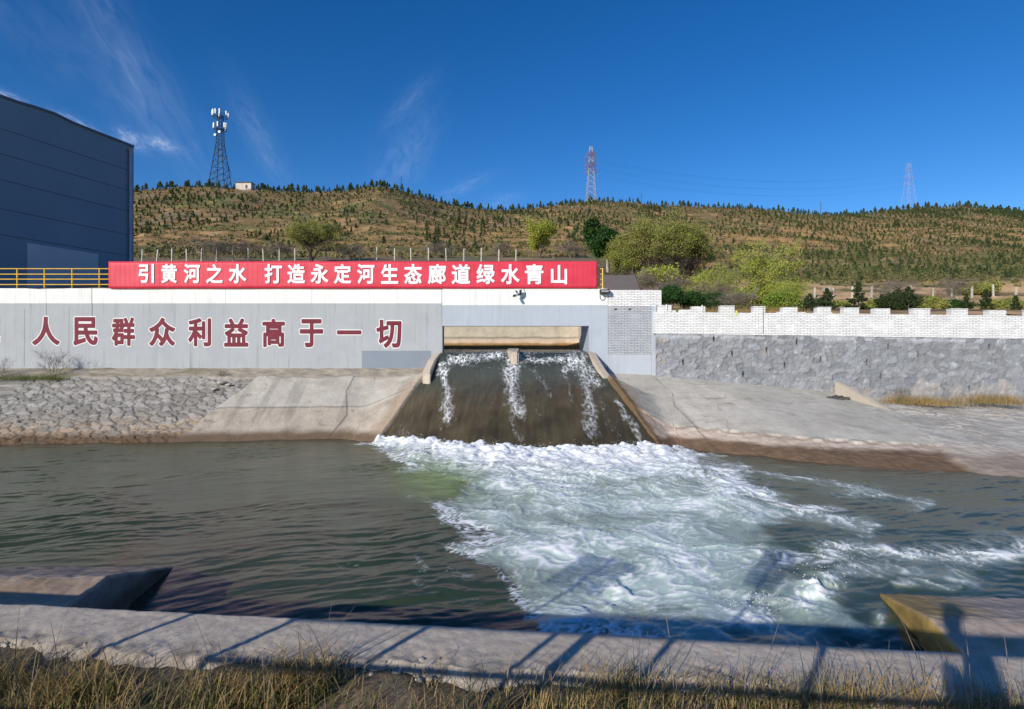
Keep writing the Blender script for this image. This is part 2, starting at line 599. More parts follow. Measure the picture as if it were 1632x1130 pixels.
# ------------------------------------------------------------------ canal water
def canal_water():
    xs = np.concatenate([np.linspace(-60, -18.2, 60), np.arange(-18, 16, .034), np.linspace(16.3, 70, 70)])
    ys = np.concatenate([np.linspace(3.0, 5.4, 12), np.arange(5.5, 19.4, .032), np.linspace(19.5, 21, 4)])
    X, Y = np.meshgrid(xs, ys, indexing='ij')
    ix = CX + F * X / Y; iy = HY - F * ZW / Y
    # --- where foam lies
    main = [(600, 702), (680, 706), (760, 715), (850, 722), (960, 720), (1052, 716), (1110, 738), (1200, 772), (1270, 806), (1225, 850), (1250, 900),
            (1330, 915), (1372, 965), (1400, 1012), (1300, 1025), (900, 1015), (850, 955), (795, 905), (745, 850), (705, 805), (735, 790), (700, 762), (650, 735)]
    wx = ix + 22 * gnoise(X * .9, Y * .9, 3) + 9 * gnoise(X * 3, Y * 3, 4); wy = iy + 14 * gnoise(X * .9, Y * .9, 5) + 6 * gnoise(X * 3, Y * 3, 6)
    sdm = polysd(wx, wy, main)
    tear = 75 * fbm(X * .8 + Y * .3, Y * 1.0, 43, 6)
    dens = sstep(12, -16, sdm + tear) * (.55 + .45 * sstep(10, -70, sdm))
    inner = sstep(0, -60, sdm)
    jump = np.exp(-(linesd(ix, iy, [(604, 704), (680, 710), (760, 719), (850, 727), (960, 726), (1052, 720)]) / np.where(ix > 690, 15., 7.)) ** 2)
    jump2 = np.exp(-(linesd(wx, wy, [(660, 716), (760, 738), (870, 748), (1000, 745), (1080, 745), (1180, 790)]) / 26.) ** 2)
    # streaks running off to the right
    st = np.zeros_like(X)
    for pts, w, a in (([(1060, 726), (1200, 752), (1330, 775), (1480, 800)], 9, .55), ([(1150, 750), (1260, 812), (1390, 845)], 14, .75),
                      ([(1245, 892), (1330, 876), (1450, 880), (1560, 893), (1640, 880)], 17, .85), ([(1330, 900), (1450, 912), (1540, 922)], 15, .6),
                      ([(1120, 728), (1180, 738)], 5, .4), ([(1560, 862), (1632, 868)], 10, .4), ([(1430, 932), (1510, 940)], 6, .5)):
        st = np.maximum(st, a * np.exp(-(linesd(wx, wy, pts) / w) ** 2))
    lump = np.zeros_like(X)
    for (cx, cy, rx, ry, a) in ((1312, 938, 42, 22, 1.0), (1195, 985, 34, 15, .9), (985, 935, 36, 28, .55), (1225, 880, 25, 12, .5), (1405, 995, 12, 14, .6), (1280, 965, 30, 20, .6)):
        lump = np.maximum(lump, a * np.exp(-((wx - cx) / rx) ** 2 - ((wy - cy) / ry) ** 2))
    bits = np.zeros_like(X)
    for pts, w, a in (([(662, 885), (676, 912), (672, 930)], 7, .6), ([(705, 907), (745, 925)], 6, .55), ([(742, 950), (768, 957)], 7, .5),
                      ([(540, 902), (575, 905)], 12, .35), ([(700, 812), (726, 842), (770, 868)], 9, .7)):
        bits = np.maximum(bits, a * np.exp(-(linesd(wx, wy, pts) / w) ** 2))
    # --- filaments: domain-warped ridges, combed outward from the chute
    qx = X + .55 * gnoise(X * .9, Y * .9, 21) + .12 * gnoise(X * 3.3, Y * 3.3, 22)
    qy = Y + .55 * gnoise(X * .9 + 9, Y * .9, 23) + .12 * gnoise(X * 3.3 + 5, Y * 3.3, 24)
    th = np.arctan2(qx - .3, 25 - qy); r = np.hypot(qx - .3, 25 - qy)
    def ridge(a, b, s, k): return np.clip(1 - np.abs(gnoise(a, b, s)) * k, 0, 1)
    fil = np.maximum(ridge(qx * 1.7, qy * 1.9, 31, 7.0) ** 1.6, .85 * ridge(qx * 3.6, qy * 3.9, 32, 5.5) ** 1.6)
    fil = np.maximum(fil, .6 * ridge(qx * 8, qy * 8, 34, 4.2) ** 1.6)
    comb = np.maximum(ridge(th * 34, r * .75, 33, 4.0) ** 2, .8 * ridge(th * 75, r * 1.6, 35, 3.6) ** 2)
    right = sstep(950, 1150, ix) * sstep(900, 820, iy)
    patt = fil * (1 - .65 * right) + comb * .75 * right
    patch = np.clip(.5 + 1.15 * fbm(qx * .62, qy * .75, 41, 4), 0, 1)
    fringe = np.exp(-((sdm + tear - 4) / 15) ** 2) * sstep(1150, 1000, ix) * (1 - .8 * np.exp(-((ix - 690) / 70) ** 2 - ((iy - 770) / 34) ** 2))
    foam = fringe * .85 * np.maximum(fil, ridge(qx * 5, qy * 6, 36, 4.5)) + dens * (.05 + .84 * patt * (.40 + .85 * patch) + .35 * np.clip(patch - .5, 0, 1) * inner)
    foam += jump * (.75 + .5 * fbm(X * 3, Y * 4, 51)) + jump2 * (.30 + .5 * patt) * .8
    foam += st * (.22 + .95 * np.maximum(comb, .6 * fil)) + lump * (.12 + .45 * patch + .7 * fil) + bits * (.15 + .8 * fil)
    foam = np.clip(foam, 0, 1.1)
    # --- body colour of the water: murky olive, milky green where air is beaten in
    murk = fbm(X * .35, Y * .5, 61, 3)
    base = np.stack([.048 + .020 * murk, .064 + .018 * murk, .030 + .008 * murk], -1)
    grn = sstep(250, 900, ix)[..., None] * sstep(730, 900, iy)[..., None]
    base = base * (1 - .55 * grn) + np.array([.030, .062, .038]) * .55 * grn
    shal = np.exp(-np.maximum(0, Y - bank_water_d(X) + 1.0) ** 2 / .5)[..., None] * 0
    pocket = np.exp(-((wx - 1235) / 60) ** 2 - ((wy - 955) / 45) ** 2) + .7 * np.exp(-((wx - 1250) / 40) ** 2 - ((wy - 850) / 22) ** 2) + .6 * np.exp(-((wx - 1020) / 90) ** 2 - ((wy - 990) / 16) ** 2)
    foam = foam * (1 - .45 * np.clip(pocket, 0, 1) * (1 - lump))
    milk = np.clip(dens * (.52 + .66 * patch) * (1 - .6 * np.clip(pocket, 0, 1)) + .45 * st * (.4 + patch) + .5 * lump, 0, 1)[..., None]
    milkc = np.array([.55, .68, .60])
    col = base * (1 - milk) + milkc * milk
    gp = np.exp(-((ix - 700) / 66) ** 2 - ((iy - 765) / 30) ** 2)[..., None] * 1.2 * (.6 + .6 * patch[..., None])
    gp = np.clip(gp, 0, 1)
    foam = foam * (1 - .45 * gp[..., 0] * (1 - np.clip(jump, 0, 1)))
    col = col * (1 - .75 * gp) + np.array([.22, .33, .10]) * .75 * gp
    edge = np.clip(1 - np.abs(Y - bank_water_d(X)) / 1.3, 0, 1)[..., None] ** 1.5
    col = col * (1 - .55 * edge * (1 - milk)) + np.array([.085, .058, .034]) * .55 * edge * (1 - milk)
    # --- shape
    ca, sa = cos(radians(18)), sin(radians(18))
    u = X * ca + Y * sa; v = -X * sa + Y * ca
    u2 = u + .5 * gnoise(X * .4, Y * .4, 71); v2 = v + .45 * gnoise(X * .35, Y * .35, 72)
    calm = .016 * gnoise(u2 * .8, v2 * 3.1, 73) + .011 * gnoise(u2 * 1.7, v2 * 6.5, 74) + .026 * gnoise(X * .45, Y * .8, 75) + .006 * gnoise(u2 * 4, v2 * 12, 76) + .003 * gnoise(u2 * 9, v2 * 19, 78)
    calm = calm * (.30 + .95 * sstep(-.25, .35, fbm(X * .30, Y * .45, 79, 3)))
    mid = .05 * fbm(X * .6, Y * .9, 77, 3)
    near_t = sstep(260, 10, sdm)
    rough_r = sstep(1000, 1200, ix)
    turb = .12 * fbm(X * .6, Y * .6, 81, 3) + .03 * fbm(qx * 2.0, qy * 2.0, 82, 3)
    Z = ZW + calm * (1 - .5 * dens) + mid * (near_t + .1 * rough_r) * .6 + dens * turb + st * .05 * comb
    Z += jump * (.15 + .18 * fbm(X * 2.6, Y * 2.2, 83, 4)) + jump2 * .10 * (1 + fbm(X * 1.8, Y * 1.8, 84)) + lump * (.07 + .20 * fbm(X * 2.8, Y * 2.8, 85, 5))
    Z += foam * .012 * fbm(X * 7, Y * 7, 86, 3) + dens * .022 * (fil - .4)
    far = sstep(17, 22, np.abs(X))
    Z = Z * (1 - far) + ZW * far
    me = grid_mesh('canal_water', X, Y, Z, {'foam': foam, 'col': col})
    o = link('water', me, M['water'])
    tag(o, 'murky canal water churned to white foam below the chute', 'water', kind='structure')
    # --- thrown spray along the jump: countless droplets
    V = []; Fc = []
    tri = np.array([(1, 0, -.5), (-.5, .87, -.5), (-.5, -.87, -.5), (0, 0, 1.)])
    tf = np.array([(0, 1, 3), (1, 2, 3), (2, 0, 3), (0, 2, 1)])
    k = 0
    line = [(615, 704), (680, 709), (760, 718), (850, 725), (960, 724), (1050, 719)]
    for i in range(6500):
        q = rng.random()
        if q < .96:
            t = rng.random() ** .8 * 4.999 if rng.random() < .3 else .5 + rng.random() * 4.499
            a = line[int(t)]; b = line[int(t) + 1]; f = t - int(t)
            x = a[0] + (b[0] - a[0]) * f; y = a[1] + (b[1] - a[1]) * f + abs(rng.normal(0, 7))
            hgt = min(abs(rng.normal(0, .10)) * (.5 + .8 * hash2(np.array(int(x / 9)), np.array(1), 3)) , .34)
        else:
            cx, cy, w, h = ((1312, 932, 30, 14), (1195, 982, 26, 8), (1000, 745, 90, 12), (780, 745, 70, 12))[rng.integers(4)]
            x = cx + rng.normal(0, w); y = cy + rng.normal(0, h); hgt = abs(rng.normal(0, .07)) + .05
        d = -F * ZW / (y - HY)
        p = np.array([(x - CX) / F * d, d, ZW + .10 + hgt])
        s = .004 + .009 * rng.random() ** 2 + (.006 if hgt < .05 else 0)
        A = rng.normal(size=(3, 3)); Q, _ = np.linalg.qr(A)
        V.append(p + (tri * s * (1, 1, 1.3)) @ Q); Fc.append(tf + k); k += 4
    me = np_mesh('spray', np.concatenate(V), np.concatenate(Fc), True)
    tm = NT('spray drops'); tm.done((.80, .83, .84), .5, None, .4)
    tag(link('spray', me, tm.m), 'white spray thrown up where the chute hits the canal', 'spray', kind='stuff')


DW_R = [(-60, 17.2), (-16.6, 17.5), (-10.9, 18.05), (-5, 18.9), (-4.3, 18.5), (4.3, 17.6), (4.7, 17.3), (8.54, 14.4), (12.1, 13.37), (20, 11.9), (70, 6.0)]


def bank_water_d(X):
    return interp(X, DW_R)


# ------------------------------------------------------------------ chute
def chute():
    n, m = 330, 260
    u = np.linspace(-.01, 1.01, n); v = np.linspace(-.42, 1.10, m)
    U, Vv = np.meshgrid(u, v, indexing='ij')
    X0 = -2.70 + 5.62 * U
    XT = -4.32 + 8.78 * U
    toe = interp(U, [(0, 18.05), (.12, 17.3), (.3, 16.55), (.5, 16.15), (.75, 16.2), (1, 16.65)])
    vc = np.maximum(Vv, 0)
    X = X0 + (XT - X0) * vc
    D = 22 + (toe - 22) * Vv
    Z = prof(np.maximum(vc, 1e-6)) + np.where(Vv < 0, .06 * np.minimum(1, -Vv * 4), 0)
    ix = CX + F * X / D; iy = HY - F * Z / D
    wx = ix + 7 * gnoise(X * 2, D * 1.2, 3) + 3 * gnoise(X * 6, D * 3, 4); wy = iy
    foam = np.zeros_like(X)
    def rid(a, b, s, k): return np.clip(1 - np.abs(gnoise(a, b, s)) * k, 0, 1)
    fil = np.maximum(rid(X * 5 + .5 * gnoise(X * 2, D * 2, 9), D * 1.6, 5, 3.4), .8 * rid(X * 10, D * 3.2, 6, 3.2)) ** 2
    spk = np.clip(fbm(X * 11, D * 7, 8, 4) * 2.4 + .25, 0, 1)
    for pts, w, a in (([(707, 590), (714, 620), (712, 645), (716, 672)], 8, .62), ([(822, 578), (816, 600), (815, 622), (820, 640), (826, 656)], 14, .62),
                      ([(815, 640), (812, 670), (830, 700)], 7, .32), ([(850, 592), (868, 612), (878, 632)], 7, .26),
                      ([(915, 572), (928, 595), (938, 612), (938, 640), (942, 690)], 12, .5), ([(900, 600), (912, 640)], 7, .22), ([(940, 590), (950, 612)], 8, .6),
                      ([(984, 640), (1003, 668), (1026, 705)], 6, .5), ([(722, 574), (760, 570), (800, 566)], 7, .55), ([(930, 570), (900, 590)], 7, .5),
                      ([(845, 575), (900, 572)], 5, .4), ([(700, 582), (720, 578)], 5, .5), ([(640, 685), (660, 700)], 16, .22), ([(700, 640), (702, 700)], 9, .16),
                      ([(850, 640), (880, 700)], 9, .13), ([(780, 620), (770, 700)], 9, .13), ([(960, 640), (985, 700)], 10, .2)):
        foam = np.maximum(foam, a * np.exp(-(linesd(wx, wy, pts) / w) ** 2))
    halo = foam ** .6 * .12
    foam = halo + foam * (.18 + .66 * np.maximum(fil, spk * .8)) + .24 * np.maximum(fil, spk) * sstep(618, 562, iy) * (.4 + sstep(-.2, .3, fbm(X * 1.1, D * 1.1, 19, 3))) + .11 * np.clip(gnoise(X * 7 - U * 4, Vv * 2.2, 73) * 1.6, 0, 1) * spk
    foam += .3 * sstep(.93, 1.0, Vv) * spk
    top = sstep(650, 592, iy + 14 * gnoise(X * 1.3, D * .8, 77))[..., None]
    n1 = fbm(X * 1.2, D * .9, 13, 5)[..., None]
    flow = (.6 * gnoise(X * 4.5 - U * 3, Vv * 1.6, 71) + .5 * gnoise(X * 11 - U * 7, Vv * 3.0, 72))[..., None]
    brown = np.array([.060, .049, .028]) * (1 + .75 * n1 + .22 * flow)
    brown = brown * (.85 + .3 * sstep(600, 650, ix)[..., None])
    col = brown * (1 - top) + np.array([.050, .060, .050]) * (1 + .3 * n1) * top
    Z = Z + .026 * fbm(X * 2.2, D * .9, 15, 4) + .014 * gnoise(X * 7, D * 2.0, 16) * (1 - .4 * vc) + .06 * foam * (.5 + fbm(X * 5, D * 3, 17, 3))
    Z = Z + .03 * np.exp(-((X - .1) / .5) ** 2 - ((D - 21.2) / .6) ** 2)
    me = grid_mesh('chute_water', X, D, Z, {'foam': np.clip(foam, 0, 1), 'col': col})
    tag(link('chute_water', me, M['water_chute']), 'thin brown water racing down the concrete chute', 'water', kind='structure')
    # still, shaded water in the forebay behind the gate opening
    xs = np.linspace(-8, 4.5, 160); ys = np.linspace(23.9, 29.6, 90)
    X, Y = np.meshgrid(xs, ys, indexing='ij')
    Z = -.285 + .03 * fbm(X * 1.3, Y * 1.3, 5, 3)
    col = np.zeros(X.shape + (3,)) + np.array([.04, .05, .042])
    foam = .3 * rid(X * 2, Y * 3, 5, 3.5) ** 3 * sstep(26, 24, Y)
    tag(link('forebay_water', grid_mesh('forebay_water', X, Y, Z, {'foam': foam, 'col': col}), M['water_chute']), 'dark water in the forebay behind the opening', 'water', kind='structure')


# ------------------------------------------------------------------ far bank, left and right of the chute
def far_banks():
    # left
    xs = np.concatenate([np.linspace(-60, -18, 60), np.arange(-17.9, -2.0, .032)])
    n = len(xs); m = 190
    dl = bank_water_d(xs) - 1.3
    dl = np.where(xs > -5.2, 16.4, dl)
    s = np.linspace(0, 1, m)
    X = np.repeat(xs[:, None], m, 1)
    D = dl[:, None] + (22.0 - dl[:, None]) * s[None, :]
    dw = bank_water_d(np.minimum(X, -5))
    # ledge at the wall foot, then the slope
    t = (22.0 - D) / (22.0 - dw)
    plane = np.where(t < .2, -.95 - .30 * (t / .2), -1.25 - (ZW * -1 - 1.25) * (t - .2) / .8)
    v = (22 - D) / 3.95
    Xe = -2.70 - 1.62 * np.minimum(v, 1.35) + .05 * fbm(D * 1.6, D * 0 + 4, 91, 4); Ze = prof(v)
    sh = np.minimum(Ze + .13, -1.02) - .42 * (Xe - X)
    k = .05
    H = np.log(np.exp(plane / k) + np.exp(sh / k)) * k
    ins = X > Xe
    H = np.where(ins, np.minimum(Ze + .13, -1.02) - 1.7 * (X - Xe), H)
    bx = interp(D, [(17, -11.5), (18.06, -10.96), (21.6, -9.38), (22, -9.2)])          # concrete apron edge
    w1 = .22 * gnoise(D * 1.1, D * 0 + 3, 3)
    rip = sstep(.03, -.03, X - bx - w1) * sstep(.16, .22, t + .05 * gnoise(X * .9, D, 7))
    led = sstep(.22, .16, t + .05 * gnoise(X * .9, D, 7))
    # stones: slabs laid in slanting courses, each tipped over the next like tiles
    wu = .16 * gnoise(X * 1.6, D * 1.6, 1) + .05 * gnoise(X * 5, D * 5, 2); wv2 = .10 * gnoise(X * 1.5, D * 1.5, 4) + .05 * gnoise(X * 5, D * 5, 3)
    sv = (D * 1.0 - X * .10 + wv2) * 4.6
    row = np.floor(sv); fv = sv - row
    su = (X * 1.0 + D * .9 + wu) * (2.0 + .5 * hash2(row, row * 0, 6)) + 7 * hash2(row, row * 0 + 3, 5)
    f1, f2, cid = worley(su, sv, 7, .62)
    gap = sstep(.0, .13, f2 - f1)
    ccol = np.floor(su)
    tilt = (np.mod(su + .3 * cid, 1.0)) * .5 + (1 - fv) * .5
    stone = gap * .038 + (cid - .5) * .034 + .05 * (tilt - .5) * gap + .022 * fbm(X * 4.5, D * 6, 12, 4) + .04 * fbm(X * .9, D * .9, 13, 2)
    H = H + rip * (stone - .07) + (1 - rip) * .012 * fbm(X * 2.5, D * 2.5, 14, 4) + led * .05 * fbm(X * 1.5, D * 3, 15, 4)
    step = sstep(.025, -.025, t - .62 - .012 * gnoise(X * 2, D * 0, 21))       # upper slab is a layer thicker
    slab = (1 - rip) * (1 - led) * (1 - sstep(-.2, .25, X + 5.6 - (t - .6) * .8))
    H = H + slab * .05 * step
    # colour
    g = lambda c: np.zeros(X.shape + (3,)) + np.array(c)
    con = g((.50, .465, .40)) * (1 + .12 * fbm(X * .8, D * .8, 31, 4))[..., None]
    lo = g((.46, .40, .325)) * (1 + .22 * fbm(X * 1.5, D * 1.5, 32, 4))[..., None]
    con = np.where((step * slab + (1 - slab) * sstep(.72, .6, t))[..., None] > .5, con, lo)
    crack = np.exp(-(linesd(X, D, [(-5.9, 21.8), (-6.05, 20.6), (-5.75, 19.7), (-6.1, 18.8), (-6.3, 18.3)]) / .022) ** 2) + .7 * np.exp(-(np.abs(t - .62) / .008) ** 2) * (1 - rip)
    drip = sstep(.12, .5, gnoise(X * 2.6, t * 1.1, 41) + .5 * gnoise(X * 7, t * 2, 42)) * sstep(.15, .4, t) * sstep(1.0, .7, t)
    hair = sstep(.035, .008, np.abs(gnoise(X * .55 + .3 * gnoise(X * 2, D * 2, 44), D * .55, 43))) * (fbm(X * .7, D * .7, 45, 3) > .02)
    blot = sstep(.1, .45, fbm(X * 1.1, D * 1.4, 46, 5))
    con = con * (1 - .20 * drip - .34 * hair - .17 * blot)[..., None]
    con = con * (1 - .65 * np.clip(crack, 0, 1))[..., None]
    stc = np.stack([.33 + .17 * (cid - .5), .31 + .16 * (cid - .5), .275 + .145 * (cid - .5)], -1)
    rust = sstep(.62, .85, t + .12 * fbm(X * .8, D, 33))[..., None] * (.35 + .65 * (hash2(np.floor(cid * 977), np.floor(cid * 3), 4) > .45))[..., None]
    stc = stc * (1 - .6 * rust) + np.array([.46, .32, .19]) * .6 * rust
    stc = stc * (.34 + .66 * gap)[..., None]
    dirt = g((.36, .315, .25)) * (1 + .45 * fbm(X * 2.2, D * 4, 35, 5))[..., None]
    gr = sstep(-.1, .3, fbm(X * .6, D * 2, 36, 3))[..., None] * sstep(-10.8, -12, X)[..., None]
    dirt = dirt * (1 - .5 * gr) + np.array([.16, .15, .07]) * .5 * gr
    col = con * (1 - rip[..., None]) + stc * rip[..., None]
    col = col * (1 - led[..., None]) + dirt * led[..., None]
    wet = sstep(ZW + .34, ZW + .12, H + .09 * fbm(X * 1.4, D * 2, 37, 4))
    wetc = sstep(.55, .0, X * 0 + (Xe - X) - .12 * fbm(D * 2, X, 38)) * sstep(.3, .5, v) * (1 - rip)
    orange = sstep(.75, .15, (Xe - X) + .2 * fbm(D * 2, X * 2, 39)) * sstep(.25, .5, v) * (1 - rip)
    col = col * (1 - .5 * orange[..., None]) + np.array([.36, .235, .135]) * .5 * orange[..., None]
    col = col * (1 - .85 * wet[..., None]) + np.array([.115, .068, .034]) * .85 * wet[..., None]
    me = grid_mesh('far_bank', X, D, H, {'col': np.clip(col, .01, .9)})
    tag(link('canal_bank_stone', me, M['bank']), 'stone pitched canal bank with a pale concrete apron left of the chute', 'bank', kind='structure')

    # right
    xs = np.concatenate([np.arange(2.2, 19.5, .034), np.linspace(19.6, 70, 70)])
    m = 260
    dl = bank_water_d(xs) - 1.2
    dl = np.where(xs < 5.2, 15.2, dl)
    X = np.repeat(xs[:, None], m, 1)
    s = np.linspace(0, 1, m)
    D = dl[:, None] + (21.95 - dl[:, None]) * s[None, :]
    dw = bank_water_d(np.maximum(X, 4.7))
    zb = interp(X, [(2, -1.02), (5.57, -1.19), (11.7, -1.78), (14.6, -2.16), (19.8, -2.30), (70, -2.4)])
    t = (D - dw) / (21.9 - dw)
    plane = ZW + (zb - ZW) * (np.where(t > 0, np.power(np.maximum(t, 0), .92), t * 2.2))
    v = (22 - D) / 5.3
    Xe = 2.92 + 1.54 * np.minimum(v, 1.3) + .06 * fbm(D * 1.6, D * 0 + 4, 92, 4); Ze = prof(v)
    sh = np.minimum(Ze + .17, -1.12) - .50 * (X - Xe)
    H = np.log(np.exp(plane / k) + np.exp(sh / k)) * k
    H = np.where(X < Xe, np.minimum(Ze + .17, -1.12) - 1.7 * (Xe - X), H)
    bx = interp(D, [(10, 10.2), (15.2, 11.5), (15.8, 11.75), (21.8, 12.6)])
    rub = sstep(-.15, .25, X - bx - .2 * gnoise(D * 1.2, X * 0, 5))
    lowl = sstep(.248, .236, t + .012 * gnoise(X * 2, D * 0, 6) + .006 * gnoise(X * 9, D * 0, 7))        # lower slab course
    f1, f2, cid = worley(X * 2.2 + .5 * gnoise(X * 1.2, D * 1.2, 1), D * 3.2 + .5 * gnoise(X * 1.3, D * 1.3, 2), 17, .95)
    gap = sstep(0, .22, f2 - f1)
    hump = np.clip(fbm(X * .6, D * .6, 51, 3) + .25, 0, 1)
    H = H + rub * (1 - .75 * lowl) * (.05 * gap * hump * 1.6 + .05 * (cid - .5) * hump + .07 * fbm(X * .8, D * .8, 52, 4)) - lowl * (.07 + .03 * fbm(X * 5, D * 5, 64, 4)) * (1 - rub) + .010 * fbm(X * 2.5, D * 2.5, 53, 4)
    H = H + .035 * lowl * rub * fbm(X * 3, D * 3, 54, 3)
    con = (np.zeros(X.shape + (3,)) + np.array((.54, .505, .435))) * (1 + .10 * fbm(X * .6, D * .6, 55, 4) + .06 * gnoise((X + D * .4) * 2, (D - X * .2) * .3, 56))[..., None]
    panel = sstep(.05, -.05, X - interp(D, [(15, 5.6), (17.5, 5.9), (19.5, 5.7), (21.9, 5.5)]))[..., None]
    con = con * (1 - .16 * panel)
    low = (np.zeros(X.shape + (3,)) + np.array((.56, .46, .375))) * (1 + .25 * fbm(X * 1.6, D * 2.2, 57, 5))[..., None]
    con = con * (1 - lowl[..., None]) + low * lowl[..., None]
    crack = np.exp(-(linesd(X, D, [(5.45, 21.7), (5.75, 20.2), (5.55, 19.3), (5.75, 18.2), (6.0, 16.6), (6.15, 16)]) / .02) ** 2) * (.4 + .6 * (fbm(X * 2, D * 2, 8, 3) > -.15))
    crack = crack + .8 * np.exp(-(np.abs(t - .24 - .01 * gnoise(X * 2, D * 0, 6)) / .007) ** 2) * (1 - rub)
    hair = sstep(.030, .006, np.abs(gnoise(X * .45 + .3 * gnoise(X * 2, D * 2, 44), D * .45, 47))) * (fbm(X * .5, D * .5, 48, 3) > .04)
    blot = sstep(.08, .45, fbm(X * .9, D * 1.3, 49, 5))
    wash = sstep(.1, .6, gnoise((X + .3 * D) * 1.3, (D - X * .2) * .25, 50))
    con = con * (1 - .34 * hair - .15 * blot + .07 * wash)[..., None]
    con = con * (1 - .62 * np.clip(crack, 0, 1))[..., None]
    rc = np.stack([.47 + .12 * (cid - .5), .44 + .11 * (cid - .5), .385 + .1 * (cid - .5)], -1) * (.7 + .38 * np.maximum(gap, 1 - hump))[..., None]
    rc = rc * (1 + .25 * fbm(X * .9, D * .9, 58, 4))[..., None]
    tanp = sstep(.15, .5, fbm(X * .7, D * .9, 59, 3))[..., None]
    rc = rc * (1 - .35 * tanp) + np.array([.50, .38, .26]) * .35 * tanp
    rc = rc * (1 - .6 * lowl[..., None]) + low * .6 * lowl[..., None]
    col = con * (1 - rub[..., None]) + rc * rub[..., None]
    wet = sstep(ZW + .31, ZW + .20, H + .05 * fbm(X * 1.4, D * 2, 60, 4)) * (1 - .5 * rub)
    orange = sstep(.85, .15, (X - Xe) + .25 * fbm(D * 2, X * 2, 61)) * sstep(.22, .45, v)
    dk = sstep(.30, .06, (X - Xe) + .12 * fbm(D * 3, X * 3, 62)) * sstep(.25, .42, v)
    col = col * (1 - .5 * orange[..., None]) + np.array([.42, .28, .165]) * .5 * orange[..., None]
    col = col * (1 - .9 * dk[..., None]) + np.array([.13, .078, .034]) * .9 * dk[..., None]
    col = col * (1 - .88 * wet[..., None]) + np.array([.12, .066, .03]) * (1 + .4 * fbm(X * 2, D * 3, 63, 3))[..., None] * .88 * wet[..., None]
    me = grid_mesh('far_bank_right', X, D, H, {'col': np.clip(col, .01, .9)})
    tag(link('canal_bank_concrete', me, M['bank']), 'concrete and rubble canal bank right of the chute', 'bank', kind='structure')
    return X, D, H


# ------------------------------------------------------------------ near side: wall top, aprons, bank
def kerb_d(X):
    return 3.386 - .1018 * X


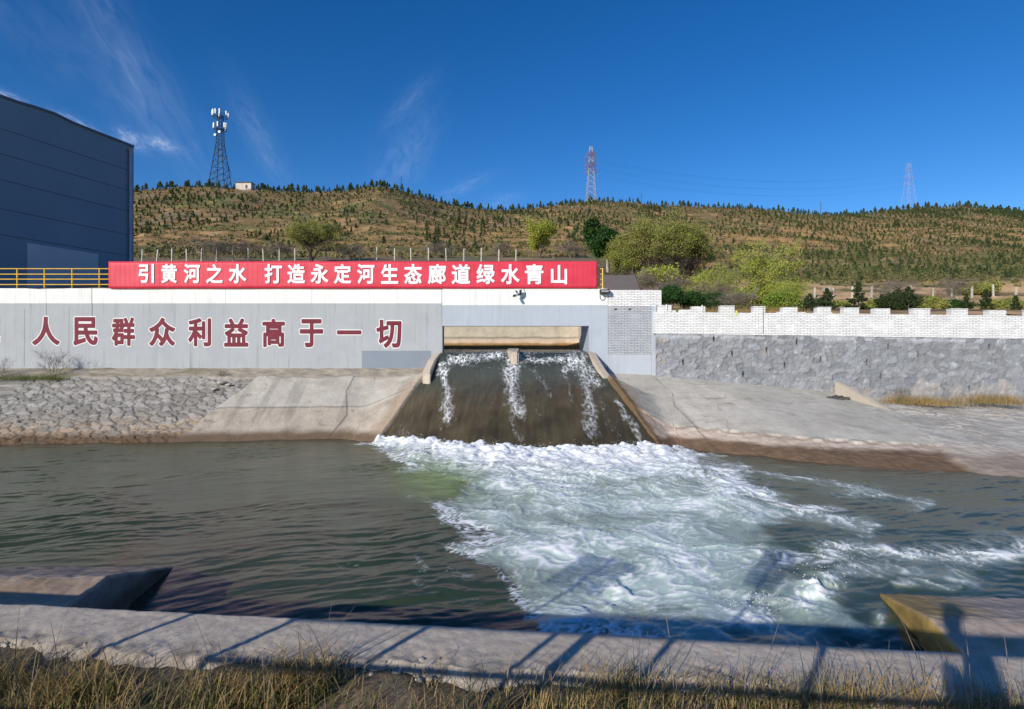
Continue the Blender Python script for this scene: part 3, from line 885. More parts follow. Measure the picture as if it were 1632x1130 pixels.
def near_side():
    # canal wall whose rough top runs along the near edge
    xs = np.concatenate([np.linspace(-40, -6, 40), np.arange(-5.9, 5.9, .018), np.linspace(6, 40, 40)])
    prof_ = [(.05, -4.6), (.0, -1.76), (-.012, KZ - .012), (-.03, KZ)] + [(-.03 - .42 * i / 24, KZ) for i in range(1, 25)] + [(-.46, KZ - .015), (-.49, KZ - .035), (-.52, KZ - .06), (-.55, KZ - .10), (-.60, KZ - .16), (-.66, KZ - .5)]
    X = np.repeat(xs[:, None], len(prof_), 1)
    off = np.array([p[0] for p in prof_])[None, :]; zz = np.array([p[1] for p in prof_])[None, :]
    back = sstep(-.26, -.48, off + .10 * fbm(X * 1.6, off * 3, 13, 4))
    chip = .016 * fbm(X * 2.2, X * 0 + 1, 3, 5)
    wv = .09 * gnoise(X * .8, X * 0 + 5, 5) + .04 * gnoise(X * 3, X * 0 + 2, 6) + .03 * gnoise(X * 9, X * 0 + 2, 7)
    D = kerb_d(X) + off + chip * (1 - back) + back * wv
    Z = zz + (.005 * fbm(X * 5, D * 5, 7, 4) + .014 * fbm(X * 14 + D * 8, D * 14 - X * 5, 8, 4) * (.30 + 1.1 * back)) * (zz > -2.0) - back * .03 * np.clip(fbm(X * 3, D * 3, 9, 3) + .2, 0, 1)
    c = np.zeros(X.shape + (3,)) + np.array((.53, .455, .37))
    c = c * (1 + .22 * fbm(X * 2.0 + D * 2, D * 7 - X * 3, 10, 5))[..., None]
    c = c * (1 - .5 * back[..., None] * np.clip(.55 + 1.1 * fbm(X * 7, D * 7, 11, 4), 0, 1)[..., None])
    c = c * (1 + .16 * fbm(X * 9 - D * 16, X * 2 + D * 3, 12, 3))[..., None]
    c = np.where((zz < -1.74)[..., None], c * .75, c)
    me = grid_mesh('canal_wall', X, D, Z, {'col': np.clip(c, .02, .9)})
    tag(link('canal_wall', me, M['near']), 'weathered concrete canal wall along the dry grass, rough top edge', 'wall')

    # low embankments of the near side: flat top, slope to the water, cut off by an upright end
    def apron(name, sgn, xe, xfar, brk, c0, cface, label, ZT=-2.6):
        a = np.concatenate([np.linspace(0, .05, 90)[:-1], np.linspace(.05, .2, 60)[:-1], np.linspace(.2, 1, 40)]); a = a[:, None]
        b = np.linspace(0, 1, 130)[None, :]
        # profile from under water up the slope to the break, then flat back to the wall
        pd = np.interp(b, [0, .45, .5, .55, 1], [brk + 3.1, brk + .12, brk, brk - .1, 3.0])
        pz = np.interp(b, [0, .45, .5, .55, 1], [-3.63, ZT - .045, ZT - .012, ZT, ZT + .03])
        D = pd + 0 * a
        X0 = xe[0] + (xe[1] - xe[0]) * (D - 5.5) / 2.0
        X = X0 + (xfar - X0) * a
        D = np.maximum(D - .07 * (X - X0[:1]) * sgn * (sgn > 0) , kerb_d(X) + .02)
        Z = pz + .022 * fbm(X * 2.5, D * 2.5, 5, 4) + .012 * fbm(X * 8, D * 8, 15, 3) + 0 * a
        c = (np.zeros(X.shape + (3,)) + np.array(c0)) * (1 + .28 * fbm(X * 1.5, D * 3, 6, 5))[..., None]
        lip = np.exp(-((D - brk - .05) / .12) ** 2)[..., None]
        c = c * (1 - .35 * lip) + np.array((.44, .40, .36)) * .35 * lip
        rust = sstep(.05, .4, fbm(X * .9 + 3, D * 1.1, 16, 4))[..., None] * (D < brk)[..., None]
        c = c * (1 - .45 * rust) + np.array((.44, .27, .13)) * .45 * rust
        if sgn > 0:
            al = (sstep(1.1, .15, X - X0 + .35 * fbm(X * 2, D * 2, 17, 4)) * sstep(brk - .25, brk + .2, D + .2 * fbm(X * 2, D * 2, 19, 3)))[..., None]
            c = c * (1 - .85 * al) + np.array((.42, .28, .09)) * (1 + .5 * fbm(X * 4, D * 4, 20, 4))[..., None] * .85 * al
        n = 24
        FX, FD, FZ = [], [], []
        for i in range(n):
            q = i / n
            FX.append(X[0] - sgn * .02 + .03 * sgn * (1 - q) * 0); FD.append(D[0]); FZ.append(-3.7 + (Z[0] + 3.7) * q)
        FX = np.array(FX); FD = np.array(FD); FZ = np.array(FZ)
        FX = FX + .09 * fbm(FD * 2, FZ * 3, 9, 5) * (1 - .8 * np.linspace(0, 1, n)[:, None] ** 3)
        fc = (np.zeros(FX.shape + (3,)) + np.array(cface)) * (1 + .6 * fbm(FD * 3, FZ * 5, 8, 4))[..., None]
        ft = sstep(-2.75, -3.02, FZ + .12 * fbm(FD * 2, FZ * 3, 18, 3))[..., None]
        ft = ft * (1 if sgn < 0 else .45)
        fc = fc * (1 - .7 * ft) + np.array((.05, .042, .024)) * .7 * ft
        X = np.concatenate([FX, X]); D = np.concatenate([FD, D]); Z = np.concatenate([FZ, Z]); c = np.concatenate([fc, c])
        me = grid_mesh(name, X, D, Z, {'col': np.clip(c, .02, .9)}, smooth=False)
        tag(link(name, me, M['near']), label, 'bank', kind='structure')
    apron('near_apron', -1, (-4.40, -4.72), -45, 6.34, (.46, .34, .245), (.17, .17, .17),
          'pinkish concrete lining at the near left waterline')
    apron('near_slope', 1, (4.20, 4.74), 45, 5.85, (.52, .42, .335), (.46, .31, .09),
          'pale concrete lining with algae stained end at the near right waterline', -2.8)

    # grassy strip in front of the canal wall
    xs = np.concatenate([np.linspace(-40, -6, 30), np.arange(-5.9, 5.9, .04), np.linspace(6, 40, 30)])
    bs = np.concatenate([np.linspace(-30, -1, 16), np.linspace(-.8, 1, 90)])
    X, B = np.meshgrid(xs, bs, indexing='ij')
    D = np.where(B < -.8, B * 1.0, 0) + np.where(B >= -.8, -.8 + (B + .8) / 1.8 * (kerb_d(X) - .43 + .8), 0)
    Z = KZ - .09 + .23 * sstep(.5, -.1, D) + .05 * fbm(X * 1.2, D * 1.2, 3, 4) + .02 * fbm(X * 7, D * 7, 4, 3) + .05 * sstep(.5, .1, kerb_d(X) - .45 - D)
    c = (np.zeros(X.shape + (3,)) + np.array((.15, .115, .075))) * (1 + .5 * fbm(X * 3, D * 3, 5, 4))[..., None]
    tag(link('near_bank', grid_mesh('near_bank', X, D, Z, {'col': np.clip(c, .02, .9)}), M['bank']), 'dark earth strip under the dry grass', 'ground', kind='structure')

    # blades and stalks
    def blades(name, n, mat, xr, dr, hr, wr, bend, label, clump=None, seed=1):
        r = np.random.default_rng(seed)
        V = []; Fc = []
        segs = 5
        x = r.uniform(*xr, n); fr = r.uniform(0, 1, n)
        d = dr[0] + (dr[1] - dr[0]) * fr
        if clump is not None:
            k = r.integers(0, len(clump), n)
            cl = np.array(clump)
            use = r.random(n) < .65
            x = np.where(use, cl[k, 0] + r.normal(0, cl[k, 2]), x); d = np.where(use, cl[k, 1] + r.normal(0, .07, n), d)
        d = np.minimum(d, kerb_d(x) - .40 - .16 * r.random(n))
        h = r.uniform(*hr, n) * (.6 + .5 * r.random(n)); w = r.uniform(*wr, n)
        az = r.uniform(0, 2 * pi, n); bd = r.uniform(*bend, n) * h
        z0 = KZ - .09
        px, py = np.cos(az + pi / 2), np.sin(az + pi / 2)
        pts = []
        for i in range(segs + 1):
            t = i / segs
            cx = x + np.cos(az) * bd * t ** 2; cy = d + np.sin(az) * bd * t ** 2
            cz = z0 + h * (t - .35 * (bd / h) * t ** 3)
            ww = w * (1 - t) ** .7 + .0006
            pts.append(np.stack([np.stack([cx - px * ww, cy - py * ww, cz], -1), np.stack([cx + px * ww, cy + py * ww, cz], -1)], 1))
        A = np.stack(pts, 1)            # n, segs+1, 2, 3
        V = A.reshape(-1, 3)
        base = (np.arange(n) * (segs + 1) * 2)[:, None]
        q = np.array([(2 * i, 2 * i + 1, 2 * i + 3, 2 * i + 2) for i in range(segs)]).reshape(1, -1)
        Fq = (base + q).reshape(-1, 4)
        tag(link(name, np_mesh(name, V, Fq, True), mat), label, 'grass', kind='stuff')
    cl = [(-2.2, 2.85, .15), (-1.35, 2.8, .2), (-1.05, 2.9, .1), (.15, 2.6, .25), (.55, 2.75, .15), (1.25, 2.72, .25), (1.7, 2.7, .25), (2.1, 2.6, .2), (-2.75, 2.9, .15), (2.6, 2.6, .2)]
    blades('dry_grass', 6500, M['grass_dry'], (-3.6, 3.4), (2.0, 2.95), (.06, .30), (.0012, .0030), (.2, 1.0), 'dry straw coloured grass along the canal wall', cl, 5)
    blades('green_grass', 6500, M['grass_green'], (-3.6, 3.4), (1.9, 2.9), (.04, .18), (.0014, .0036), (.2, 1.1), 'low olive green grass among the dry stalks', cl, 6)
    blades('dry_litter', 7000, M['grass_dry'], (-3.6, 3.4), (1.9, 3.0), (.02, .07), (.001, .0028), (.8, 2.2), 'flattened dead grass litter on the dark earth', None, 8)
    blades('dry_stalks', 170, M['twig'], (-3.4, 3.3), (2.3, 3.0), (.25, .52), (.0013, .0026), (.05, .5), 'thin bare weed stalks standing by the canal wall', cl, 7)
    # crumbled stones at the edge of the wall top
    mb_v = []; mb_f = []; k = 0
    r = np.random.default_rng(4)
    ico = bmesh.new(); bmesh.ops.create_icosphere(ico, subdivisions=1, radius=1)
    iv = np.array([v.co[:] for v in ico.verts]); it = np.array([[v.index for v in f.verts] for f in ico.faces]); ico.free()
    for i in range(900):
        x = r.uniform(-3.8, 3.4); d = kerb_d(x) - .36 - abs(r.normal(0, .10))
        s = .006 + .02 * r.random() ** 3
        mb_v.append(iv * s * (1 + .35 * r.normal(size=(len(iv), 1))) * (1, 1, .6) + (x, d, KZ - .02 - .04 * sstep(.42, .56, np.array(kerb_d(x) - d)))); mb_f.append(it + k); k += len(iv)
    me = np_mesh('gravel', np.concatenate(mb_v), np.concatenate(mb_f))
    tag(link('gravel', me, m_plain('crumbled concrete', (.36, .32, .27), .3, 9, .9, .3)), 'crumbled concrete bits along the edge of the canal wall', 'gravel', kind='stuff')


# ------------------------------------------------------------------ writing
GL = {}


def glyph_outline(ch):
    """line segments of the outline of a character of the built-in font"""
    if ch in GL: return GL[ch]
    cu = bpy.data.curves.new('writing', 'FONT')
    cu.body = ch; cu.size = 1; cu.resolution_u = 6
    cu.fill_mode = 'NONE' if 'NONE' in [i.identifier for i in cu.bl_rna.properties['fill_mode'].enum_items] else 'FRONT'
    o = bpy.data.objects.new('writing', cu)
    C.objects.link(o)
    dg = bpy.context.evaluated_depsgraph_get()
    dg.update()
    me = bpy.data.meshes.new_from_object(o.evaluated_get(dg))
    bpy.data.objects.remove(o); bpy.data.curves.remove(cu)
    V = np.array([v.co[:2] for v in me.vertices])
    cnt = {}
    for p in me.polygons:
        for k in p.edge_keys: cnt[k] = cnt.get(k, 0) + 1
    E = [tuple(e.vertices) for e in me.edges if cnt.get(tuple(sorted(e.vertices)), 1) == 1]
    bpy.data.meshes.remove(me)
    # cut contours that only touch at a point are fine: every outline edge is kept once
    GL[ch] = np.array([(*V[i], *V[j]) for i, j in E])
    return GL[ch]


def glyph(ch, offset, res=104):
    """character grown by offset: contour of its distance field, as points and faces"""
    Sg = glyph_outline(ch)
    m = offset + .03
    x0, x1 = Sg[:, [0, 2]].min() - m, Sg[:, [0, 2]].max() + m
    y0, y1 = Sg[:, [1, 3]].min() - m, Sg[:, [1, 3]].max() + m
    h = max(x1 - x0, y1 - y0) / res
    nx, ny = int((x1 - x0) / h) + 2, int((y1 - y0) / h) + 2
    gx, gy = np.meshgrid(x0 + h * np.arange(nx), y0 + h * np.arange(ny) + 1.234e-5, indexing='ij')
    d = np.full(gx.shape, 9.0); ins = np.zeros(gx.shape, bool)
    for ax, ay, bx, by in Sg:
        ex, ey = bx - ax, by - ay
        t = np.clip(((gx - ax) * ex + (gy - ay) * ey) / (ex * ex + ey * ey + 1e-12), 0, 1)
        d = np.minimum(d, np.hypot(gx - ax - t * ex, gy - ay - t * ey))
        if ay != by:
            ins ^= ((ay > gy) != (by > gy)) & (gx < ex * (gy - ay) / ey + ax)
    f = np.where(ins, -d, d) - offset
    V = []; key = {}; Fs = []
    def vert(k, p):
        if k not in key: key[k] = len(V); V.append(p)
        return key[k]
    neg = f < 0
    any_ = neg[:-1, :-1] | neg[1:, :-1] | neg[1:, 1:] | neg[:-1, 1:]
    for i, j in zip(*np.nonzero(any_)):
        cs = [(i, j), (i + 1, j), (i + 1, j + 1), (i, j + 1)]
        poly = []
        for k in range(4):
            a, b = cs[k], cs[(k + 1) % 4]
            if neg[a]: poly.append(vert(a, (gx[a], gy[a])))
            if neg[a] != neg[b]:
                t = f[a] / (f[a] - f[b])
                poly.append(vert((min(a, b), max(a, b)), (gx[a] + (gx[b] - gx[a]) * t, gy[a] + (gy[b] - gy[a]) * t)))
        if len(poly) >= 3: Fs.append(tuple(poly))
    return np.array(V), Fs


def place_glyph(name, ch, offset, box, y, thick, mat, parent, ref=None):
    """box = x0,x1,z0,z1 in metres on the wall plane; the front lies thick in front of y"""
    V, Fs = glyph(ch, offset)
    r = ref if ref is not None else (V[:, 0].min(), V[:, 0].max(), V[:, 1].min(), V[:, 1].max())
    sx = (box[1] - box[0]) / (r[1] - r[0]); sz = (box[3] - box[2]) / (r[3] - r[2])
    n = len(V)
    pts = [(box[0] + (v[0] - r[0]) * sx, y - thick, box[2] + (v[1] - r[2]) * sz) for v in V]
    pts += [(p[0], y, p[2]) for p in pts]
    use = {}
    for f in Fs:
        for a, b in zip(f, f[1:] + f[:1]): use[(a, b)] = 1
    sides = [(b, a, a + n, b + n) for (a, b) in use if (b, a) not in use]
    me = bpy.data.meshes.new(name)
    me.from_pydata(pts, [], Fs + sides)
    me.validate()
    return link(name, me, mat, parent), r


# ------------------------------------------------------------------ far wall, portal, banner, rails
def wx(x, d=WD): return (x - CX) / F * d
def wz(y, d=WD): return -(y - HY) / F * d


def far_wall():
    x0, x1 = -60.0, wx(705)
    wall = empty('retaining_wall', (0, 0, 0), 'long grey painted concrete wall with red slogan and white band on top', 'wall')
    b = MB(); b.box(x0, x1, WD, WD + .6, -2.2, wz(484)); b.build('wall_face', M['grey_paint'], wall)
    b = MB(); b.box(x0, x1, WD - .02, WD + .58, wz(484), wz(459.5)); b.build('parapet', M['white_paint'], wall, bevel=.012)
    b = MB(); b.box(wx(577), wx(687), WD - .004, WD + .05, wz(586.5), wz(559)); b.build('paint_patch', M['patch_paint'], wall)
    # joints and old cable on the wall
    jm = m_plain('dark joint', (.045, .045, .048), .3, 6, .9, .2)
    for (x, ya, yb, w) in ((146.5, 459, 528, .022), (74, 459, 505, .008), (39, 492, 584, .007), (110, 490, 584, .006), (303, 484, 600, .005), (360, 459, 486, .006), (497, 459, 486, .005), (704, 459, 520, .012)):
        xa = wx(x)
        if x == 705: xa -= .02
        b = MB(); b.prism([(xa, WD - .0215), (xa + w, WD - .0215), (xa + w, WD - .003), (xa, WD - .003)], wz(min(yb, 484.2)), wz(ya + .8)) if ya < 484 else None
        if yb > 485: b.prism([(xa, WD - .0035), (xa + w * .8, WD - .0035), (xa + w * .8, WD + .02), (xa, WD + .02)], wz(yb), wz(max(ya, 484.2)))
        b.build('joint', jm, wall)
    # slogan painted on the wall
    boxes = [('把', -41, 2), ('人', 50, 97), ('民', 115.5, 157.5), ('群', 177, 216.7), ('众', 236.5, 281), ('利', 299, 338), ('益', 356, 397.5), ('高', 417, 455.5), ('于', 476.5, 516.5), ('一', 536, 577.5), ('切', 598.5, 641.5)]
    for ch, xa, xb in boxes:
        cxp = (xa + xb) / 2
        ya = 503.2 + (cxp - 73) / 547 * 4.6; yb = 551.8 + (cxp - 73) / 547 * 4.4
        if ch == '一': ya, yb = 525.0, 534.5
        o1 = .070; o2 = .036
        e, r = place_glyph('painted_character', ch, o1, (wx(xa), wx(xb), wz(yb), wz(ya)), WD - .002, .004, M['glyph_edge'], wall)
        place_glyph('red_stroke', ch, o2, (wx(xa), wx(xb), wz(yb), wz(ya)), WD - .0065, .004, M['glyph_red'], e, r)

    # gate portal
    por = empty('gate_portal', (0, 0, 0), 'pale blue grey concrete portal framing the wide water opening', 'portal')
    XR = wx(968.5)
    b = MB()
    b.box(wx(705), wx(938.5), WD - .03, WD + .6, wz(519.5), wz(487)); b.build('lintel', M['blue_paint'], por)
    b = MB(); b.prism([(wx(938.5), WD - .03), (XR, WD - .03), (XR, WD + 2.6), (wx(938.5) + .02, WD + 2.6)], -2.2, wz(487)); b.build('pier', M['blue_paint'], por)
    b = MB(); b.box(wx(705), XR, WD - .05, WD + .58, wz(487), wz(460.5)); b.build('parapet', M['white_paint'], por, bevel=.012)
    # brick pier to the right of the portal
    bp = empty('brick_pier', (0, 0, 0), 'brick pier between the portal and stone wall, white top over grey', 'pier')
    XE = wx(1045.5)
    b = MB(); b.box(XR + .002, wx(1038), WD - .05, WD + .5, wz(565), wz(488)); b.build('brick_panel', M['grey_brick'], bp)
    b = MB(); b.box(XR + .002, wx(1053.5), WD - .06, WD + .5, wz(488), wz(462.5)); b.build('white_course', M['white_brick'], bp)
    b = MB(); b.box(wx(1038), XE, WD - .07, WD + .5, wz(565), wz(488)); b.build('edge_column', M['blue_paint'], bp)
    b = MB(); b.box(XR + .002, wx(1037), WD - .16, WD + .5, -2.2, wz(565)); b.box(wx(1037), wx(1048.5), WD - .20, WD + .5, -2.2, wz(565)); b.build('base_block', M['block_concrete'], bp, bevel=.015)
    for x in (979, 1001.5):
        b = MB(); b.box(wx(x), wx(x + 4), WD - .056, WD - .02, wz(494.5), wz(492)); b.build('drain_hole', jm, bp)

    # stub pier in mid stream
    b = MB()
    b.prism([(wx(815, 20.9), 20.9), (wx(826, 20.9), 20.9), (wx(828.5, 21.6), 21.6), (wx(828, 22.9), 22.9), (wx(808, 22.9), 22.9), (wx(809, 21.8), 21.8)], -1.6, [-.33, -.31, -.22, -.185, -.185, -.20])
    st = b.build('divider_pier', M['raw_concrete'], None, bevel=.05)
    tag(st, 'short orange stained concrete stub standing mid stream in the opening', 'pier')

    # wing walls at the head of the chute
    def wing(pts, label, th=.30):
        b = MB(); V = []
        for (x, y, d, h) in pts:
            p = P(x, y, d); V.append(p)
        b2 = []
        n = len(V)
        sgn = -1 if V[0].x < 0 else 1
        ins = [(p.x, p.y) for p in V]; outs = [(p.x + sgn * th, p.y + .10) for p in V]
        vs = []; fs = []
        for i in range(n):
            vs += [(ins[i][0], ins[i][1], V[i].z - 2.0), (ins[i][0], ins[i][1], V[i].z), (outs[i][0], outs[i][1], V[i].z - .02), (outs[i][0], outs[i][1], V[i].z - 2.0)]
        for i in range(n - 1):
            a = i * 4; c = a + 4
            for k in range(4): fs.append((a + k, a + (k + 1) % 4, c + (k + 1) % 4, c + k))
        fs += [(0, 1, 2, 3), tuple((n - 1) * 4 + k for k in (3, 2, 1, 0))]
        b.add(vs, fs)
        o = b.build('wing_wall', M['raw_concrete'], None, bevel=.03)
        tag(o, label, 'wall', 'low wing walls flanking the chute')
    wing([(703, 562, 21.95, 0), (694, 573, 21.2, 0), (687, 589, 20.55, 0), (686, 597, 20.2, 0)], 'low concrete wing wall on the left of the chute head')
    wing([(937, 560, 21.95, 0), (944, 573, 21.1, 0), (953, 588, 20.5, 0), (962, 600, 20.1, 0)], 'low concrete wing wall on the right of the chute head')

    # forebay behind the opening
    fb = empty('forebay_wall', (0, 0, 0), 'stained concrete wall seen through the opening behind the water', 'wall')
    n, m = 300, 60
    xs = np.linspace(-12, wx(921.5, 29.3), n); zs = np.linspace(-.9, 1.6, m)
    X, Z = np.meshgrid(xs, zs, indexing='ij')
    led = sstep(wz(541, 29.3) + .03, wz(541, 29.3) - .03, Z + .03 * fbm(X * 1.3, Z * 3, 3, 4))
    Y = 29.35 - .35 * led - .22 * sstep(wz(546, 29.2), wz(551, 29.2), Z) + .03 * fbm(X * 2, Z * 3, 4, 4) - .5 * sstep(xs[-1] - .7, xs[-1], X)
    c = np.zeros(X.shape + (3,)) + np.array((.50, .45, .35))
    c = c * (1 + .15 * fbm(X * 2.5, Z * .6, 5, 4))[..., None]
    l2 = sstep(wz(545, 29.2), wz(548.5, 29.2), Z + .06 * fbm(X * .9, Z * 2, 6, 4))[..., None]
    c = c * (1 - led[..., None]) + np.array((.60, .46, .34)) * led[..., None]
    c = c * (1 - l2) + np.array((.34, .20, .075)) * (1 + .5 * fbm(X * 2.5, Z * 5, 8, 4))[..., None] * l2
    dark_line = np.exp(-((Z - wz(538.5, 29.3) - .05 * fbm(X * 1.2, Z, 9, 4)) / .05) ** 2)[..., None]
    c = c * (1 - .55 * dark_line)  # wall darker along a wavering line just above the ledge
    link('back_wall', grid_mesh('back_wall', X, Y, Z, {'col': np.clip(c, .02, .9)}), M['bank'], fb)
    b = MB(); b.box(wx(921.5, 29.3) - .05, 4.6, 24.62, 29.6, -1.5, .95); b.build('side_wall', M['raw_concrete'], fb)

    # banner on the rail
    ban = empty('banner', (0, 0, 0), 'long red banner with white characters fixed along the wall top', 'banner')
    D = WD - .10
    z0, z1 = wz(459.6, D), wz(416.4, D)
    nX = 400; nZ = 10
    X, Z = np.meshgrid(np.linspace(wx(173, D), wx(951.5, D), nX), np.linspace(z0, z1, nZ), indexing='ij')
    wv = .010 * gnoise(X * .7, Z * .8, 5) + .006 * gnoise(X * 3.1, Z * 1.5, 6)
    Zb = Z + .012 * gnoise(X * .3, X * 0, 8)
    me = np_mesh('cloth', np.concatenate([np.stack([X, D + wv, Zb], -1).reshape(-1, 3), np.stack([X, D + wv + .018, Zb], -1).reshape(-1, 3)]),
                 np.concatenate([grid_faces(nX, nZ), grid_faces(nX, nZ)[:, ::-1] + nX * nZ]), True)
    bm = bmesh.new(); bm.from_mesh(me)
    bl = [e for e in bm.edges if e.is_boundary]
    bm.verts.ensure_lookup_table()
    N = nX * nZ
    for e in bl:
        a, c2 = e.verts[0].index, e.verts[1].index
        if a < N and c2 < N:
            try: bm.faces.new((bm.verts[a], bm.verts[c2], bm.verts[c2 + N], bm.verts[a + N]))
            except ValueError: pass
    bmesh.ops.recalc_face_normals(bm, faces=bm.faces)
    bm.to_mesh(me); bm.free()
    link('cloth', me, M['red'], ban)
    txt = [('引', 221.5, 246), ('黄', 257.5, 282.5), ('河', 293.5, 319.5), ('之', 329, 355.6), ('水', 365, 393), ('打', 422, 450), ('造', 458.5, 486.5), ('永', 495.5, 523.5), ('定', 532.5, 560),
           ('河', 569.5, 597), ('生', 607.5, 635), ('态', 644.5, 672.5), ('廊', 682, 711), ('道', 720, 749.5), ('绿', 759.4, 788.5), ('水', 798.5, 828), ('青', 836.5, 866.3), ('山', 878, 903.7)]
    for ch, xa, xb in txt:
        f = (xa - 221) / 682
        ya, yb = 420.6 + .6 * f, 451.2 + 2.2 * f
        if ch == '之': ya += .3
        if ch == '山': ya += 1.2
        place_glyph('banner_character', ch, .029, (wx(xa, D), wx(xb, D), wz(yb, D), wz(ya, D)), D - .020, .006, M['glyph_white'], ban)

    # yellow railing along the wall top, left of the banner and its end at the right
    def railing(xs, label, xa, xb):
        r = empty('railing', (0, 0, 0), label, 'railing', 'yellow railings on the wall top')
        dd = WD + .12
        for x in xs:
            b = MB(); b.tube([(wx(x, dd), dd, wz(460, dd) - .02), (wx(x, dd), dd, wz(428, dd))], .026, 8); b.tube([(wx(x, dd), dd, wz(460.5, dd)), (wx(x, dd), dd, wz(460, dd) + .015)], .06, 8)
            b.build('post', M['yellow'], r, smooth=False)
        for y in (428.3, 437, 445, 453.5):
            b = MB(); b.tube([(wx(xa, dd), dd, wz(y, dd)), (wx(xb, dd), dd, wz(y, dd))], .02, 8); b.build('rail', M['yellow'], r)
    railing([-148, -104, -60, -16, 27.5, 71, 115, 158.5], 'long yellow railing on the wall top left of the banner', -190, 180)
    railing([940, 960.5], 'short yellow railing end poking out right of the banner', 930, 960.5)

    # sagging cable on the wall top
    b = MB(); pts = [P(x, y, WD - .06) for x, y in ((0, 455), (60, 459.5), (120, 457.2), (150, 456.5), (178, 459))]
    b.tube(pts, .012, 5); tag(b.build('cable', M['black'], None), 'loose black cable lying along the wall top', 'cable')

    # surveillance camera
    cm = empty('security_camera', tuple(P(826, 462, WD - .05)), 'white and black security camera bracketed under the banner', 'camera')
    def cpart(name, fn, mat, par=cm, **kw):
        b = MB(); fn(b); b.v = [tuple(Vector(v) - cm.location) for v in b.v]; return b.build(name, mat, par, **kw)
    d0 = WD - .05
    cpart('mount_plate', lambda b: b.box(wx(821), wx(830.5), WD - .09, WD - .052, wz(471), wz(461)), M['white_plastic'], bevel=.01)
    cpart('bracket', lambda b: (b.tube([(wx(822), WD - .09, wz(464)), (wx(823), WD - .30, wz(466)), (wx(826), WD - .34, wz(471))], .03, 8)), M['black'])
    cpart('housing', lambda b: b.tube([(wx(819.5), WD - .48, wz(472.8)), (wx(822.5), WD - .33, wz(471.6)), (wx(829), WD - .20, wz(465))], [.055, .06, .06], 10), M['white_plastic'])
    cpart('visor', lambda b: b.tube([(wx(828.3), WD - .25, wz(471.5)), (wx(829.6), WD - .26, wz(463))], .05, 8), M['black'])
    cpart('lens', lambda b: b.tube([(wx(819.0), WD - .56, wz(473.6)), (wx(820), WD - .47, wz(472.8))], .05, 10), M['black'])
    cpart('wire', lambda b: b.tube([(wx(834), WD - .065, wz(460.5)), (wx(837.5), WD - .07, wz(467)), (wx(838), WD - .07, wz(472)), (wx(835), WD - .07, wz(475.5)), (wx(830), WD - .08, wz(474))], .008, 5), M['black'])

    # flood lamp at the corner of the parapet
    fl = empty('flood_lamp', tuple(P(962, 465, WD - .06)), 'black flood lamp with looped wire at the right end of the white parapet', 'lamp')
    def fpart(name, fn, mat, **kw):
        b = MB(); fn(b); b.v = [tuple(Vector(v) - fl.location) for v in b.v]; return b.build(name, mat, fl, **kw)
    fpart('lamp_body', lambda b: b.prism([(wx(954), WD - .35), (wx(969), WD - .35), (wx(971), WD - .055), (wx(955), WD - .055)], wz(468.6), wz(462.3)), M['black'], bevel=.012)
    led = m_plain('lamp lens', (.30, .30, .29), .3, 30, .3, .2)
    fpart('lens', lambda b: b.box(wx(956), wx(967.5), WD - .358, WD - .352, wz(466.8), wz(464)), led)
    fpart('bracket', lambda b: b.box(wx(960), wx(962), WD - .33, WD - .052, wz(469.6), wz(468.6)), M['black'])
    fpart('wire', lambda b: b.tube([(wx(955.5), WD - .10, wz(468.6)), (wx(955.6), WD - .09, wz(475)), (wx(958), WD - .09, wz(478.6)), (wx(961.5), WD - .09, wz(478.3)), (wx(963.6), WD - .09, wz(475)), (wx(963), WD - .09, wz(473))], .010, 5), M['black'])


